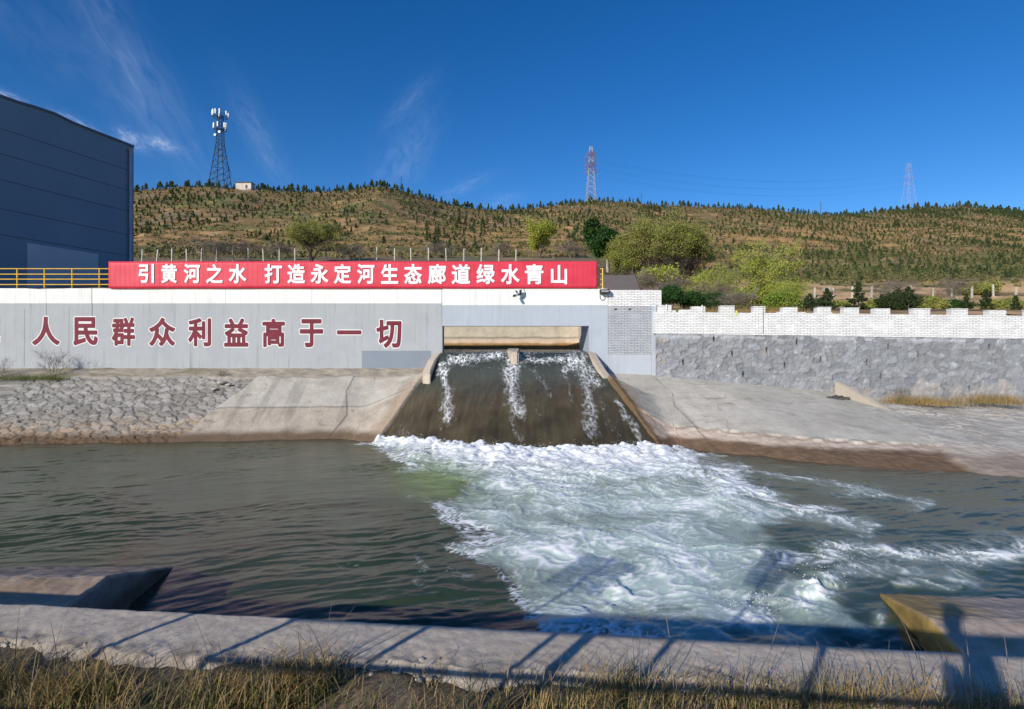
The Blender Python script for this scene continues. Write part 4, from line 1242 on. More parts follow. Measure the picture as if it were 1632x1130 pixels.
# ------------------------------------------------------------------ stone wall with crenellated white brick parapet
def right_wall():
    D = 21.8
    XA, XB = wx(1044.5, D), 60.0
    xs = np.concatenate([np.arange(XA, 20.3, .026), np.linspace(20.4, XB, 90)])
    zs = np.linspace(-2.9, 0.0, 112)
    X, T = np.meshgrid(xs, (zs + 2.9) / 2.9, indexing='ij')
    ztop = wz(interp(CX + F * X / D, [(1048, 531.5), (1632, 540), (4000, 560)]), D)
    Z = -2.9 + (ztop + 2.9) * T
    a = X * 3.1 + .45 * gnoise(X * 1.7, Z * 1.7, 1); b = Z * 5.2 + .45 * gnoise(X * 1.7, Z * 1.7, 2)
    f1, f2, cid = worley(a, b, 27, .95)
    gap = sstep(0, .09, f2 - f1) * .55 + .45
    gap = np.maximum(gap, sstep(.1, .45, fbm(X * 1.6, Z * 2, 77, 3)))
    fade = 1 - .55 * sstep(9, 15, X)
    hole = np.zeros_like(X)
    for (hx, hy) in ((1089, 577), (1138, 540), (1167, 564), (1222, 558), (1308, 572), (1251, 583), (1185, 596), (1270, 546), (1416, 552), (1382, 577), (1404, 600), (1577, 553), (1545, 620), (1463, 565)):
        q = np.hypot((X - wx(hx, D)) / .035, (Z - wz(hy, D)) / .10 + (X - wx(hx, D)) / .10)
        hole = np.maximum(hole, sstep(1.3, .7, q))
    Y = D - (.045 * gap + .045 * (cid - .5) + .045 * fbm(X * 3.0, Z * 4.5, 5, 5)) * (.5 + .5 * fade) + .16 * hole + .02 * fbm(X * 12, Z * 12, 6, 3) * fade
    c = np.stack([.27 + .10 * (cid - .5), .28 + .10 * (cid - .5), .295 + .10 * (cid - .5)], -1)
    c = c * (.60 + .40 * np.maximum(gap, .75 * (1 - fade)))[..., None]
    bare = sstep(.25, .5, fbm(X * 1.3, Z * 1.6, 7, 4) + .55 * sstep(-1.3, -1.9, Z) + .3 * np.exp(-((X - XA - .35) / .4) ** 2) - .12)[..., None]
    c = c * (1 - .5 * bare) + np.array((.43, .375, .33)) * .5 * bare
    pale = sstep(.3, .55, fbm(X * 2.6, Z * 3.5, 8, 3))[..., None]
    toprow = np.exp(-((ztop - Z - .10) / .08) ** 2)[..., None] * (cid > .3)[..., None]
    c = c * (1 + .45 * pale + .5 * toprow * (1 - pale)) * (1 - .85 * hole[..., None])
    st = link('stone_wall', grid_mesh('stone_wall', X, Y, Z, {'col': np.clip(c, .01, .9)}), M['rubble'])
    tag(st, 'grey painted rubble stone wall below the crenellated white brick', 'wall')

    w = empty('crenellated_wall', (0, 0, 0), 'white brick parapet wall with merlons on top of the grey stone wall', 'wall')
    tops = [(1048, 497), (1632, 503.2), (4000, 530)]
    b = MB()
    f0, f1_ = D - .05, D + .22
    xs2 = list(np.linspace(XA - .06, XB, 60))
    for xa, xb in zip(xs2[:-1], xs2[1:]):
        za = [wz(interp(CX + F * q / D, [(1048, 531.5), (1632, 540), (4000, 560)]), D) for q in (xa, xb)]
        zb = [wz(interp(CX + F * q / D, tops), D) for q in (xa, xb)]
        b.prism([(xa, f0), (xb, f0), (xb, f1_), (xa, f1_)], [za[0], za[1], za[1], za[0]], [zb[0], zb[1], zb[1], zb[0]])
    b.build('brick_band', M['white_brick'], w)
    mer = [(1048.7, 1070), (1103, 1123.5), (1148, 1170), (1200.5, 1219), (1247, 1270), (1301.5, 1323.5), (1344, 1368), (1393, 1417.5), (1454.5, 1481), (1515, 1541), (1574, 1602), (1637, 1665), (1702, 1731), (1768, 1798)]
    low = [(1083, 1102.6, 493.5), (1070.4, 1077, 494.5), (1240, 1246.5, 497), (1270.5, 1284, 497.6), (1323.8, 1326, 497.5)]
    for i, (xa, xb) in enumerate(mer):
        yt = interp((xa + xb) / 2, [(1048, 487.5), (1250, 489.8), (1632, 494.8), (1800, 497)])
        zt = wz(yt, D) + .012 * rnd.uniform(-1, 1); zb = wz(interp(xa, tops), D) - .02
        b = MB(); b.box(wx(xa, D), wx(xb, D), f0 - .004, f1_ + .004, zb, zt)
        if i % 3 != 1:
            b.box(wx(xa, D) - .012, wx(xb, D) + .012, f0 - .018, f1_ + .018, zt, zt + .035)
        b.build('merlon', M['white_brick'], w, bevel=.008)
    for xa, xb, yt in low:
        b = MB(); b.box(wx(xa, D), wx(xb, D), f0 + .03, f1_ - .03, wz(interp(xa, tops), D) - .02, wz(yt, D)); b.build('broken_merlon', M['white_brick'], w, bevel=.01)
    b = MB(); b.box(wx(1215.2, D), wx(1216, D), f0 - .008, f0 + .02, wz(531, D), wz(488, D)); b.build('joint', m_plain('dark brick joint', (.05, .05, .05), .2, 8, .9, 0), w)  # thin dark joint line down the brick
    for x, ya, yb in ((1061.5, 485.5, 494), (1118, 486.5, 496)):
        b = MB(); b.tube([(wx(x, D), f0 - .03, wz(yb, D)), (wx(x, D), f0 - .03, wz(ya, D))], .022, 8); b.build('pipe_stub', M['white_plastic'], w)
    b = MB(); b.box(wx(1171.5, D), wx(1174, D), f0 - .02, f0 + .02, wz(503, D), wz(495, D)); b.build('marker', m_plain('pale yellow tag', (.62, .6, .2), .1, 4, .6, 0), w)


# ------------------------------------------------------------------ hill terrain behind
RIDGE = [(-900, 330), (-300, 318), (100, 309), (215, 304), (300, 297), (345, 296), (400, 300), (450, 303), (500, 306), (560, 304), (590, 297), (615, 296.5), (640, 302), (680, 316), (720, 327), (760, 333),
         (800, 334), (850, 332), (900, 325), (945, 319), (1000, 322), (1050, 327), (1100, 329), (1150, 330), (1200, 333), (1250, 337), (1300, 342), (1345, 343), (1380, 340), (1420, 335), (1480, 330), (1540, 329), (1600, 335), (1660, 340), (1900, 350), (2600, 365)]
RDIST = [(-900, 230), (560, 225), (680, 235), (820, 265), (945, 285), (1250, 290), (1340, 330), (1400, 380), (1560, 390), (2600, 380)]


def hill_z(X, D):
    """terrain height at world X, depth D (behind the wall)"""
    ix = CX + F * X / np.maximum(D, 1)
    R = interp(ix, RDIST); yr = interp(ix, RIDGE)
    yr = yr + 1.1 * gnoise(ix / 38., ix * 0, 91)
    zr = (HY - yr) / F * R
    left = sstep(1060, 940, ix)
    # near ground: image heights at a few depths
    def near(pts): return interp(D, [(d, (HY - y) / F * d) for d, y in pts])
    zn_r = near([(22.1, 502), (25, 497), (40, 489), (60, 484), (72, 477), (78, 470), (86, 455), (95, 446), (120, 438)])
    zn_l = near([(22.1, 466), (26, 462), (40, 446), (60, 428), (78, 414.5), (95, 405), (120, 390)])
    zn = zn_r * (1 - left) + zn_l * left
    z120r = (HY - 438) / F * 120; z120l = (HY - 390) / F * 120
    z120 = z120r * (1 - left) + z120l * left
    s = np.clip((D - 120) / (R - 120), 0, None)
    zu = z120 + (zr - z120) * np.power(np.minimum(s, 1), 1.12)
    beyond = np.maximum(D - R, 0)
    zu = zu - beyond * .30 - np.where(beyond > 0, 0, 0)
    z = np.where(D < 120, zn, zu)
    amt = sstep(60, 140, D) * (1 - sstep(.8, 1.0, s) * .75)
    z = z + amt * (2.6 * fbm(X / 34., D / 34., 92, 3) + .7 * fbm(X / 8., D / 8., 93, 3))
    # planting terraces
    tz = z / 2.6 + .8 * gnoise(X / 45, D / 45, 94)
    fr = tz - np.floor(tz)
    z = z + amt * .55 * (sstep(.55, .95, fr) - fr)
    z = z + .06 * fbm(X * .8, D * .8, 95, 3) * (D < 120) + .55 * (1 - left) * sstep(25, 40, D) * sstep(95, 80, D) * fbm(X / 4.5, D / 3.2, 96, 4)
    return z


def hills():
    ixs = np.concatenate([np.linspace(-900, 150, 60), np.linspace(155, 1680, 560), np.linspace(1690, 2600, 50)])
    ds = np.concatenate([np.linspace(22.25, 60, 60), np.linspace(60.5, 120, 70), np.linspace(121, 300, 200), np.linspace(301, 440, 90), np.linspace(450, 900, 12)])
    IX, D = np.meshgrid(ixs, ds, indexing='ij')
    X = (IX - CX) / F * D
    Z = hill_z(X, D)
    X1 = wx(705)
    # flat service platform behind the left wall; forebay cut
    Z = np.where((D < 24.5) & (X < X1), np.minimum(Z, wz(463)), Z)
    pit = (X > -12.5) & (X < 5.2) & (D < 29.9)
    Z = np.where(pit, -1.2, Z)
    n1 = fbm(X / 16, D / 16, 101, 4); n2 = fbm(X / 5, D / 5, 102, 4); n3 = fbm(X / 60, D / 40, 103, 3)
    n4 = fbm(X / 9, D / 4.5, 104, 3)
    g = lambda *c: np.array(c)
    dry = g(.215, .145, .07); orange = g(.45, .265, .115); olive = g(.135, .145, .055); grey = g(.21, .18, .135)
    col = np.zeros(X.shape + (3,)) + dry
    w = sstep(-.12, .35, n1 + .35 * n2)[..., None]; col = col * (1 - w) + olive * w
    band = np.exp(-((Z / np.maximum(D, 1) * F - 172 - 18 * n3) / 22) ** 2) * .6
    rightw = sstep(900, 1250, IX)
    w = np.clip(sstep(.08, .42, n2 * .6 + n4 * .6 + band * .6 + .10 * sstep(560, 900, IX) - .04), 0, 1)[..., None]
    col = col * (1 - .75 * w) + orange * .75 * w
    w = (sstep(.2, .5, -n1 + .4 * n2) * .5)[..., None]; col = col * (1 - w) + grey * w
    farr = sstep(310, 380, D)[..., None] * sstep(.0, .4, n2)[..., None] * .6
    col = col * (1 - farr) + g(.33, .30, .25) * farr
    nearr = sstep(96, 86, D) * sstep(980, 1150, IX)
    oe = (nearr * sstep(-.30, .12, n4 + .3 * n2))[..., None]
    col = col * (1 - .8 * oe) + g(.66, .43, .23) * .85 * oe
    gl = (sstep(100, 70, D) * sstep(1000, 900, IX))[..., None]
    col = col * (1 - .75 * gl) + g(.22, .175, .145) * .75 * gl
    gs = (sstep(92, 100, D) * sstep(170, 130, D) * sstep(1150, 1300, IX) * sstep(-.3, .2, n1))[..., None]
    col = col * (1 - .55 * gs) + g(.23, .22, .085) * .6 * gs
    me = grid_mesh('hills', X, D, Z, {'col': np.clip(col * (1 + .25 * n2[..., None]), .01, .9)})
    tag(link('hills', me, M['earth']), 'brown terraced hills planted with young pines', 'hills', kind='structure')


# ------------------------------------------------------------------ plants
def leaf_quads(cent, size, r, flat=.0, aspect=1.5):
    """random small quads at centres"""
    n = len(cent)
    a = r.normal(size=(n, 3)); a[:, 2] *= (1 - flat); a /= np.linalg.norm(a, axis=1, keepdims=True)
    b = r.normal(size=(n, 3)); b -= a * np.sum(a * b, 1, keepdims=True); b /= np.linalg.norm(b, axis=1, keepdims=True)
    s = (size if np.ndim(size) else np.full(n, size))[:, None] * r.uniform(.6, 1.3, (n, 1))
    a = a * s * .5 * aspect; b = b * s * .5
    V = np.stack([cent - a, cent - b * .9, cent + a, cent + b * .9], 1).reshape(-1, 3)
    Fq = np.arange(4 * n).reshape(-1, 4)
    return V, Fq


def pine_mesh(h, seed, nwh, nper, leaf, rad=.30, open_=.25, jitter=.25):
    """trunk mesh and crown mesh of a pine: whorls of branches dressed with needle tufts"""
    r = np.random.default_rng(seed)
    tb = MB()
    lean = r.normal(0, .03, 2) * h
    tb.tube([(0, 0, -.15 * h * .3), (lean[0] * .4, lean[1] * .4, h * .5), (lean[0], lean[1], h * .97)], [.028 * h, .017 * h, .004 * h], 5)
    cents = []
    for i in range(nwh):
        t = i / (nwh - 1)
        z = h * (open_ + (1 - open_) * t)
        R = rad * h * (1 - t) ** .75 * r.uniform(.7, 1.2) + .03 * h
        nb = max(3, int(5 - 2 * t))
        a0 = r.uniform(0, 2 * pi)
        for k in range(nb):
            an = a0 + 2 * pi * k / nb + r.normal(0, .3); rr = R * r.uniform(.65, 1.15)
            tip = np.array([cos(an) * rr, sin(an) * rr, z + rr * r.uniform(.0, .45)])
            base = np.array([lean[0] * t, lean[1] * t, z])
            tb.tube([base, tip], [.007 * h, .002 * h], 3, cap=False)
            q = r.uniform(.35, 1.05, nper)[:, None]
            c = base + (tip - base) * q + r.normal(0, jitter * .12 * h, (nper, 3)) * (.5, .5, .35)
            cents.append(c)
    cents.append(np.array([lean[0], lean[1], h * .97]) + r.normal(0, .02 * h, (max(2, nper // 2), 3)) * (1, 1, 2))
    V, Fq = leaf_quads(np.concatenate(cents), leaf * h, r, .0, 1.8)
    return tb, V, Fq


def branch_tree(seed, h, spread, levels, nchild, r0, up=.5, trunk=.25, start=3, wig=.15, droop=0, stems=1):
    """branches (MB) and tip points of a broad-leaved tree"""
    r = np.random.default_rng(seed)
    mb = MB(); tips = []
    def grow(p, d, ln, rad, lev):
        pts = [p]; rs = [rad]; n = 4
        q = p.copy(); dd = d.copy()
        for i in range(n):
            dd = dd + r.normal(0, wig, 3) + np.array([0, 0, up * .12 - droop * .1 * (levels - lev)])
            dd /= np.linalg.norm(dd)
            q = q + dd * ln / n
            pts.append(q.copy()); rs.append(rad * (1 - .55 * (i + 1) / n))
            if lev <= 1: tips.append((q.copy(), lev))
        mb.tube(pts, rs, 5 if lev >= levels - 1 else 3, cap=False)
        if lev == 0: return
        for k in range(nchild):
            t = r.uniform(.35, 1.0); i = min(n - 1, int(t * n)); f = t * n - i
            b = pts[i] + (pts[i + 1] - pts[i]) * f
            az = r.uniform(0, 2 * pi); a = np.array([cos(az), sin(az), 0])
            a = a - dd * np.dot(a, dd); a /= np.linalg.norm(a) + 1e-6
            nd = dd * (1 - spread) + a * spread * r.uniform(.7, 1.3) + np.array([0, 0, up * .25])
            nd /= np.linalg.norm(nd)
            grow(b, nd, ln * r.uniform(.55, .8), max(.0022 * h, rs[i] * .55), lev - 1)
    for s in range(stems):
        a = r.uniform(0, 2 * pi) if stems > 1 else 0
        tilt = .55 if stems > 1 else .05
        d = np.array([cos(a) * tilt * r.uniform(.4, 1.2), sin(a) * tilt * r.uniform(.4, 1.2), 1.0]); d /= np.linalg.norm(d)
        grow(np.array([r.normal(0, .03) * h, r.normal(0, .03) * h, -.03 * h]), d, h * trunk * (1 + .3 * r.random()), r0, levels)
    return mb, tips


def make_tree(name, px, py, d, h, seed, leafmat, label, cat='tree', group=None, spread=.5, levels=4, nchild=4, trunk=.42, leaf=.12, per=6, jit=.25, barkm='bark', stems=1, width=1.0, up=.5, droop=0, wig=.15, r0=None, low=.02):
    mb, tips = branch_tree(seed, h, spread, levels, nchild, r0 or .022 * h, up, trunk, stems=stems, wig=wig, droop=droop)
    V = np.array(mb.v); zmax = np.percentile(V[:, 2], 99.8)
    k = h / zmax
    sc = np.array([k * width, k * width, k])
    mb.v = [tuple(v) for v in V * sc]
    loc = P(px, py, d)
    root = empty(name, loc, label, cat, group)
    mb.build('trunk', M[barkm], root)
    if per:
        r = np.random.default_rng(seed + 99)
        T = np.array([t[0] for t in tips]) * sc
        T = np.repeat(T, per, 0) + r.normal(0, jit, (len(T) * per, 3)) * (1, 1, .8)
        zq = T[:, 2] / h
        T = T[r.random(len(T)) < np.clip((zq - low) / .35, .0, 1)]
        V, Fq = leaf_quads(T, leaf, r)
        link('crown', np_mesh('crown', V, Fq), M[leafmat], root)
    return root


def make_pine(px, py, d, h, seed, label, group=None, mat='needle', nwh=9, nper=16, leaf=.055, rad=.32, open_=.12, name='pine_tree'):
    tb, V, Fq = pine_mesh(h, seed, nwh, nper, leaf, rad, open_)
    root = empty(name, P(px, py, d), label, 'tree', group)
    tb.build('trunk', M['bark'], root)
    link('crown', np_mesh('crown', V, Fq), M[mat], root)
    return root


def ground_y(px, d):
    z = float(hill_z(np.array([(px - CX) / F * d]), np.array([float(d)]))[0])
    return HY - z / d * F


def hill_plants():
    r = np.random.default_rng(42)
    # prototypes
    protos = []
    for k in range(8):
        tb, V, Fq = pine_mesh(1.0, 300 + k, 7, 7, .15, .26 + .05 * (k % 3), .16 + .12 * (k % 2), .35)
        me = bpy.data.meshes.new('trunk'); me.from_pydata(tb.v, [], tb.f); me.materials.append(M['bark'])
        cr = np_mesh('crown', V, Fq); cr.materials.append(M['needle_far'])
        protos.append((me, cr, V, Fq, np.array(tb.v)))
    # positions
    X, D = [], []
    for d in np.arange(96, 400, 3.9):
        sp = 2.6
        xs = np.arange(-.74 * d, .95 * d, sp)
        xs = xs + r.normal(0, .55, len(xs)); dd = d + r.normal(0, .45, len(xs)) + 1.8 * np.sin(xs / 21.)
        X.append(xs); D.append(dd)
    X = np.concatenate(X); D = np.concatenate(D)
    ix = CX + F * X / D
    R = interp(ix, RDIST)
    keep = (D < R + 3) & (ix > 190) & (ix < 1660)
    den = fbm(X / 30, D / 30, 201, 3) + .25 * gnoise(X / 9, D / 9, 202)
    thr = -.22 + .25 * sstep(150, 100, D) - .12 * sstep(1000, 1250, ix)
    s = (D - 100) / (R - 100)
    thr = thr + np.where((ix > 560) & (ix < 900) & (s < .55), .28, 0) - np.where(s > .85, .35, 0) - np.where((ix > 1250) & (s < .5), .2, 0)
    keep &= den > thr
    X, D, ix, R = X[keep], D[keep], ix[keep], R[keep]
    # ridge line trees
    rx = np.concatenate([np.arange(195, 1345, 4.6), np.arange(1345, 1660, 4.6)])
    rx = rx + r.normal(0, 2.2, len(rx))
    sel = r.random(len(rx)) < np.where((rx > 225) & (rx < 300), .8, np.where(rx > 1480, .55, .86))
    rx = rx[sel]
    rd = interp(rx, RDIST) - np.abs(r.normal(0, 2.0, len(rx)))
    X = np.concatenate([X, (rx - CX) / F * rd]); D = np.concatenate([D, rd]); ix = np.concatenate([ix, rx])
    Z = hill_z(X, D)
    H = r.uniform(.6, .9, len(X)) * np.where(D > 320, 1.4, 1.0) * np.where(r.random(len(X)) < .12, 1.9, 1.35)
    H *= np.clip(1 + 1.1 * fbm(X / 26, D / 26, 205, 3), .6, 1.8)
    H[-len(rx):] = r.uniform(1.2, 2.7, len(rx)) * np.where(rx > 1340, 1.35, 1.05)
    # do not bury the tower hut
    keep = ~((np.abs(ix - 391) < 17) & (D > 200) & (D < 232))
    X, D, ix, Z, H = X[keep], D[keep], ix[keep], Z[keep], H[keep]
    size = H / D
    iy = HY - Z / D * F
    vis = (ix > 222) & (ix < 1628) & ~((ix < 955) & (iy > 416)) & ~((ix > 960) & (iy > 455))
    order = np.argsort(-np.where(vis, size, 0))
    big = set(order[:300].tolist())
    az = r.uniform(0, 2 * pi, len(X)); wdt = r.uniform(.75, 1.3, len(X))
    VV = []; FF = []; MI = []; nb = 0
    for i in range(len(X)):
        me, cr, V, Fq, TV = protos[i % 8]
        if i in big:
            root = empty('pine_tree', (X[i], D[i], Z[i]), 'young dark green pine planted on the brown hillside', 'tree', 'young pines on the hillside')
            root.rotation_euler = (0, 0, az[i]); root.scale = (H[i] * wdt[i], H[i] * wdt[i], H[i])
            for nm, m in (('trunk', me), ('crown', cr)):
                o = bpy.data.objects.new(nm, m); C.objects.link(o); o.parent = root
        else:
            c, s_ = cos(az[i]), sin(az[i])
            Q = V * (H[i] * wdt[i], H[i] * wdt[i], H[i])
            Q = np.stack([Q[:, 0] * c - Q[:, 1] * s_, Q[:, 0] * s_ + Q[:, 1] * c, Q[:, 2]], -1) + (X[i], D[i], Z[i])
            VV.append(Q); FF.append(Fq + nb); nb += len(Q); MI.append(np.zeros(len(Fq), int))
            # trunk: a thin four sided spike
            w = .03 * H[i]
            t = np.array([(-w, -w, -.3), (w, -w, -.3), (w, w, -.3), (-w, w, -.3), (0, 0, H[i] * .9)]) + (X[i], D[i], Z[i])
            VV.append(t); FF.append(np.array([(0, 1, 4, 4), (1, 2, 4, 4), (2, 3, 4, 4), (3, 0, 4, 4)]) + nb); nb += 5; MI.append(np.ones(4, int))
    V = np.concatenate(VV); Fq = np.concatenate(FF); MI = np.concatenate(MI)
    tri = Fq[:, 2] == Fq[:, 3]
    me = bpy.data.meshes.new('far_pines')
    faces = [tuple(f[:3]) if t else tuple(f) for f, t in zip(Fq.tolist(), tri)]
    me.from_pydata(V.tolist(), [], faces)
    me.polygons.foreach_set('material_index', MI)
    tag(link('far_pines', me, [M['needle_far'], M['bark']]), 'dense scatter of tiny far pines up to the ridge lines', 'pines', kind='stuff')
    # low scrub and dry tufts between the pines
    n = 24000
    d = 85 + (300) * r.random(n) ** .9
    x = r.uniform(-.72, .93, n) * d
    Rr = interp(CX + F * x / d, RDIST)
    k = d < Rr + 2; d = d[k]; x = x[k]
    z = hill_z(x, d)
    k = fbm(x / 12, d / 12, 211, 3) > -.25; x, d, z = x[k], d[k], z[k]
    reps = 5
    cen = np.repeat(np.stack([x, d, z], -1), reps, 0) + r.normal(0, .32, (len(x) * reps, 3)) * (1, 1, .45) + (0, 0, .25)
    V, Fq = leaf_quads(cen, np.repeat(r.uniform(.25, .62, len(x)), reps), r, 0, 1.3)
    tag(link('hill_scrub', np_mesh('hill_scrub', V, Fq), M['scrub']), 'low dry scrub and grass tufts covering the hillside', 'scrub', kind='stuff')
    # green brush belt low on the right hill
    n = 5200
    x0 = r.uniform(1130, 1660, n); d = r.uniform(92, 185, n); x = (x0 - CX) / F * d
    k = fbm(x / 14, d / 6, 213, 3) > np.where(d < 125, -.05, .12); x, d = x[k], d[k]
    z = hill_z(x, d)
    reps = 12
    cen = np.repeat(np.stack([x, d, z], -1), reps, 0) + r.normal(0, .5, (len(x) * reps, 3)) * (1, 1, .8) + (0, 0, .5)
    V, Fq = leaf_quads(cen, .22, r, 0, 1.4)
    tag(link('brush', np_mesh('brush', V, Fq), m_leaf('olive brush', (.16, .17, .06), (.21, .185, .085), (.12, .145, .045), .08)), 'olive brush belt along the foot of the right hill', 'brush', kind='stuff')


def near_plants():
    # big spring tree and its neighbours behind the wall
    make_tree('spring_tree', 1066, 472, 56, 7.4, 5, 'leaf_willow', 'broad olive green tree with many brown limbs beside the grey slab', levels=4, nchild=5, spread=.48, trunk=.40, leaf=.09, per=7, jit=.22, stems=9, width=1.12, low=.46, up=.75, r0=.14, wig=.2)
    make_tree('spring_tree', 1008, 462, 58, 5.2, 15, 'leaf_willow', 'lower olive green tree leaning left of the broad olive tree', levels=4, nchild=4, spread=.6, trunk=.42, leaf=.085, per=7, jit=.22, stems=4, width=.8, low=.2)
    make_tree('evergreen_tree', 963, 425, 62, 4.6, 6, 'leaf_green', 'dense dark green round tree between the banner end and olive tree', levels=4, nchild=5, spread=.45, trunk=.45, leaf=.22, per=12, jit=.28, stems=2, width=.75)
    make_tree('spring_tree', 497, ground_y(497, 74), 74, 5.6, 8, 'leaf_willow', 'pale yellow green tree with dark forked trunks above the banner', levels=4, nchild=4, spread=.55, trunk=.42, leaf=.09, per=4, jit=.22, stems=5, width=1.0, low=.15, wig=.2)
    make_tree('spring_tree', 858, ground_y(858, 86), 86, 5.4, 9, 'leaf_yellow', 'small bright yellow green tree on the slope above the banner', levels=4, nchild=3, spread=.5, trunk=.42, leaf=.14, per=12, jit=.3, stems=3, width=1.0)
    make_tree('sapling', 1192, 490, 38, 4.3, 10, 'leaf_yellow', 'thin upright sapling with pale trunk and sparse yellow green leaves', levels=3, nchild=4, spread=.5, trunk=.6, leaf=.075, per=6, jit=.13, stems=3, barkm='bark_grey', width=1.05, r0=.035)
    make_tree('sapling', 1155, 486, 42, 3.3, 11, 'leaf_yellow', 'sparse yellow green sapling close to the broad olive tree', levels=3, nchild=4, spread=.55, trunk=.55, leaf=.06, per=4, jit=.15, stems=3, barkm='bark_grey', width=1.2, r0=.03)
    make_tree('sapling', 1262, 489, 44, 2.2, 12, 'leaf_yellow', 'low sparse yellow green sapling right of the thin upright one', levels=3, nchild=4, spread=.6, trunk=.5, leaf=.06, per=4, jit=.16, stems=4, barkm='bark_grey', width=1.3, r0=.02)
    make_tree('bush', 1236, 499, 25.5, .85, 13, 'leaf_bright', 'bright green bush leaning over the white crenellated wall', 'bush', levels=3, nchild=5, spread=.75, trunk=.45, leaf=.06, per=4, jit=.09, stems=6, width=1.15)
    make_tree('bush', 1103, 496, 27, .85, 14, 'leaf_green', 'dark green low bush behind the first merlons', 'bush', levels=3, nchild=5, spread=.7, trunk=.45, leaf=.06, per=6, jit=.10, stems=6, width=.8)
    make_tree('bush', 1142, 498, 30, .95, 19, 'leaf_green', 'wide dark green bush between the second and third merlons', 'bush', levels=3, nchild=5, spread=.7, trunk=.45, leaf=.06, per=5, jit=.11, stems=6, width=1.0)
    make_tree('bush', 1070, 490, 26, .95, 20, 'leaf_green', 'small dark bush in the corner beside the white brick pier', 'bush', levels=3, nchild=5, spread=.7, trunk=.45, leaf=.055, per=5, jit=.09, stems=5, width=.8)
    make_tree('bush', 1052, 462, 50, 2.0, 36, 'leaf_yellow', 'fresh yellow green undergrowth at the foot of the broad olive tree', 'bush', levels=3, nchild=5, spread=.7, trunk=.45, leaf=.13, per=3, jit=.2, stems=6, width=1.2)
    for i, (x, y, d, h, w, mt, lab) in enumerate(((1180, 497, 31, .95, 1.1, 'leaf_willow', 'olive shrub left of the bright green bush behind the white wall'), (1300, 500, 33, .85, 1.5, 'needle', 'low dark green shrub under the spreading young pine'),
                                  (1335, 501, 36, .8, 1.6, 'leaf_willow', 'olive shrub between the bristly pine and the pointed fir'), (1392, 500, 34, .8, 1.4, 'leaf_willow', 'low olive shrub right of the pointed fir'),
                                  (1432, 500, 31, 1.15, 1.2, 'needle', 'dark green shrub beside the pale leafless shrub'), (1478, 501, 33, .95, 1.5, 'leaf_willow', 'olive shrub behind the ninth merlon'),
                                  (1520, 501, 35, .8, 1.6, 'leaf_green', 'low green shrub left of the small pine behind the tenth merlon'), (1596, 502, 32, .9, 1.5, 'leaf_willow', 'olive shrub near the right end of the white wall'),
                                  (1210, 488, 52, 2.0, 1.5, 'leaf_yellow', 'yellow green shrub behind the thin upright sapling'), (1240, 478, 66, 2.1, 1.5, 'leaf_yellow', 'rounded yellow green shrub on the orange earth left of the fence posts'),
                                  (1555, 476, 78, 2.0, 1.9, 'leaf_willow', 'olive brush hiding two right fence posts'), (1120, 478, 50, 2.2, 1.3, 'leaf_yellow', 'yellow green undergrowth right of the broad olive tree'))):
        make_tree('bush', x, y, d, h, 600 + i, mt, lab, 'bush', levels=3, nchild=5, spread=.7, trunk=.45, leaf=.0022 * d, per=5, jit=.09 * h, stems=6, width=w)
    # bare shrubs
    for (x, y, d, h, s, w, lab) in ((352, 0, 76, 3.4, 21, 1.7, 'wide bare grey shrub behind the banner, right of the blue building'), (398, 0, 79, 3.2, 22, 1.5, 'bare grey shrub between the wide bare shrub and the pale green tree'),
                                 (446, 0, 80, 2.6, 28, 1.5, 'low bare shrub at the left foot of the pale green tree'), (560, 0, 82, 2.4, 29, 1.6, 'low bare brown shrub right of the pale green tree'),
                                 (1030, 474, 48, 2.6, 23, 1.2, 'bare brown thicket at the end of the grey slab'), (1082, 481, 46, 2.6, 24, 1.5, 'bare dark thicket under the broad olive tree'),
                                 (1175, 500, 24.5, 1.05, 25, 1.5, 'leafless shrub hanging over the white wall by the fourth merlon'), (1125, 486, 40, 2.0, 26, 1.4, 'bare brown shrub behind the wide dark green bush'),
                                 (1425, 494, 34, 1.9, 27, 1.1, 'pale leafless shrub behind the middle of the crenellated wall'), (1520, 480, 66, 2.8, 30, 1.6, 'grey leafless brush hiding part of the right fence line'),
                                 (700, 0, 86, 2.4, 37, 1.8, 'low bare brown shrub above the middle of the banner'), (800, 0, 88, 2.2, 38, 1.8, 'low bare shrub left of the small bright tree'),
                                 (912, 0, 84, 2.6, 39, 1.7, 'greyish bare shrub left of the dense dark green tree'), (1330, 484, 92, 2.6, 40, 1.9, 'greyish brush behind the right fence posts')):
        if y == 0: y = ground_y(x, d)
        make_tree('bare_shrub', x, y, d, h, s, None, lab, 'shrub', levels=4, nchild=4, spread=.6, trunk=.42, per=0, stems=6, width=w, barkm='twig', r0=.008 * h)
    # young pines just behind the crenellated wall
    for i, (x, y, d, h, lab) in enumerate(((1290, 503, 27, 1.0, 'spreading young pine behind the sixth merlon'), (1318, 502, 30, 1.35, 'dark bristly young pine right of the spreading one'),
                                           (1368, 500, 31, 1.65, 'pointed young fir standing alone behind the wall'), (1405, 499, 33, 1.05, 'small dark pine left of the pale leafless shrub'),
                                           (1448, 500, 30, 1.35, 'bushy young pine behind the pale leafless shrub'), (1262, 503, 26, .8, 'low dark pine beside the bright green bush'),
                                           (1540, 502, 32, 1.1, 'small pine behind the tenth merlon'), (1572, 501, 30, 1.25, 'young pine between the last two merlons in view'),
                                           (1618, 503, 29, 1.0, 'low pine at the right end of the crenellated wall'), (1500, 500, 36, .9, 'tiny pine on the orange earth'))):
        make_pine(x, y, d, h, 500 + i, lab, 'young pines behind the crenellated wall', rad=.42 if i in (0, 1, 4, 5) else .30, nper=34, nwh=11, leaf=.06)
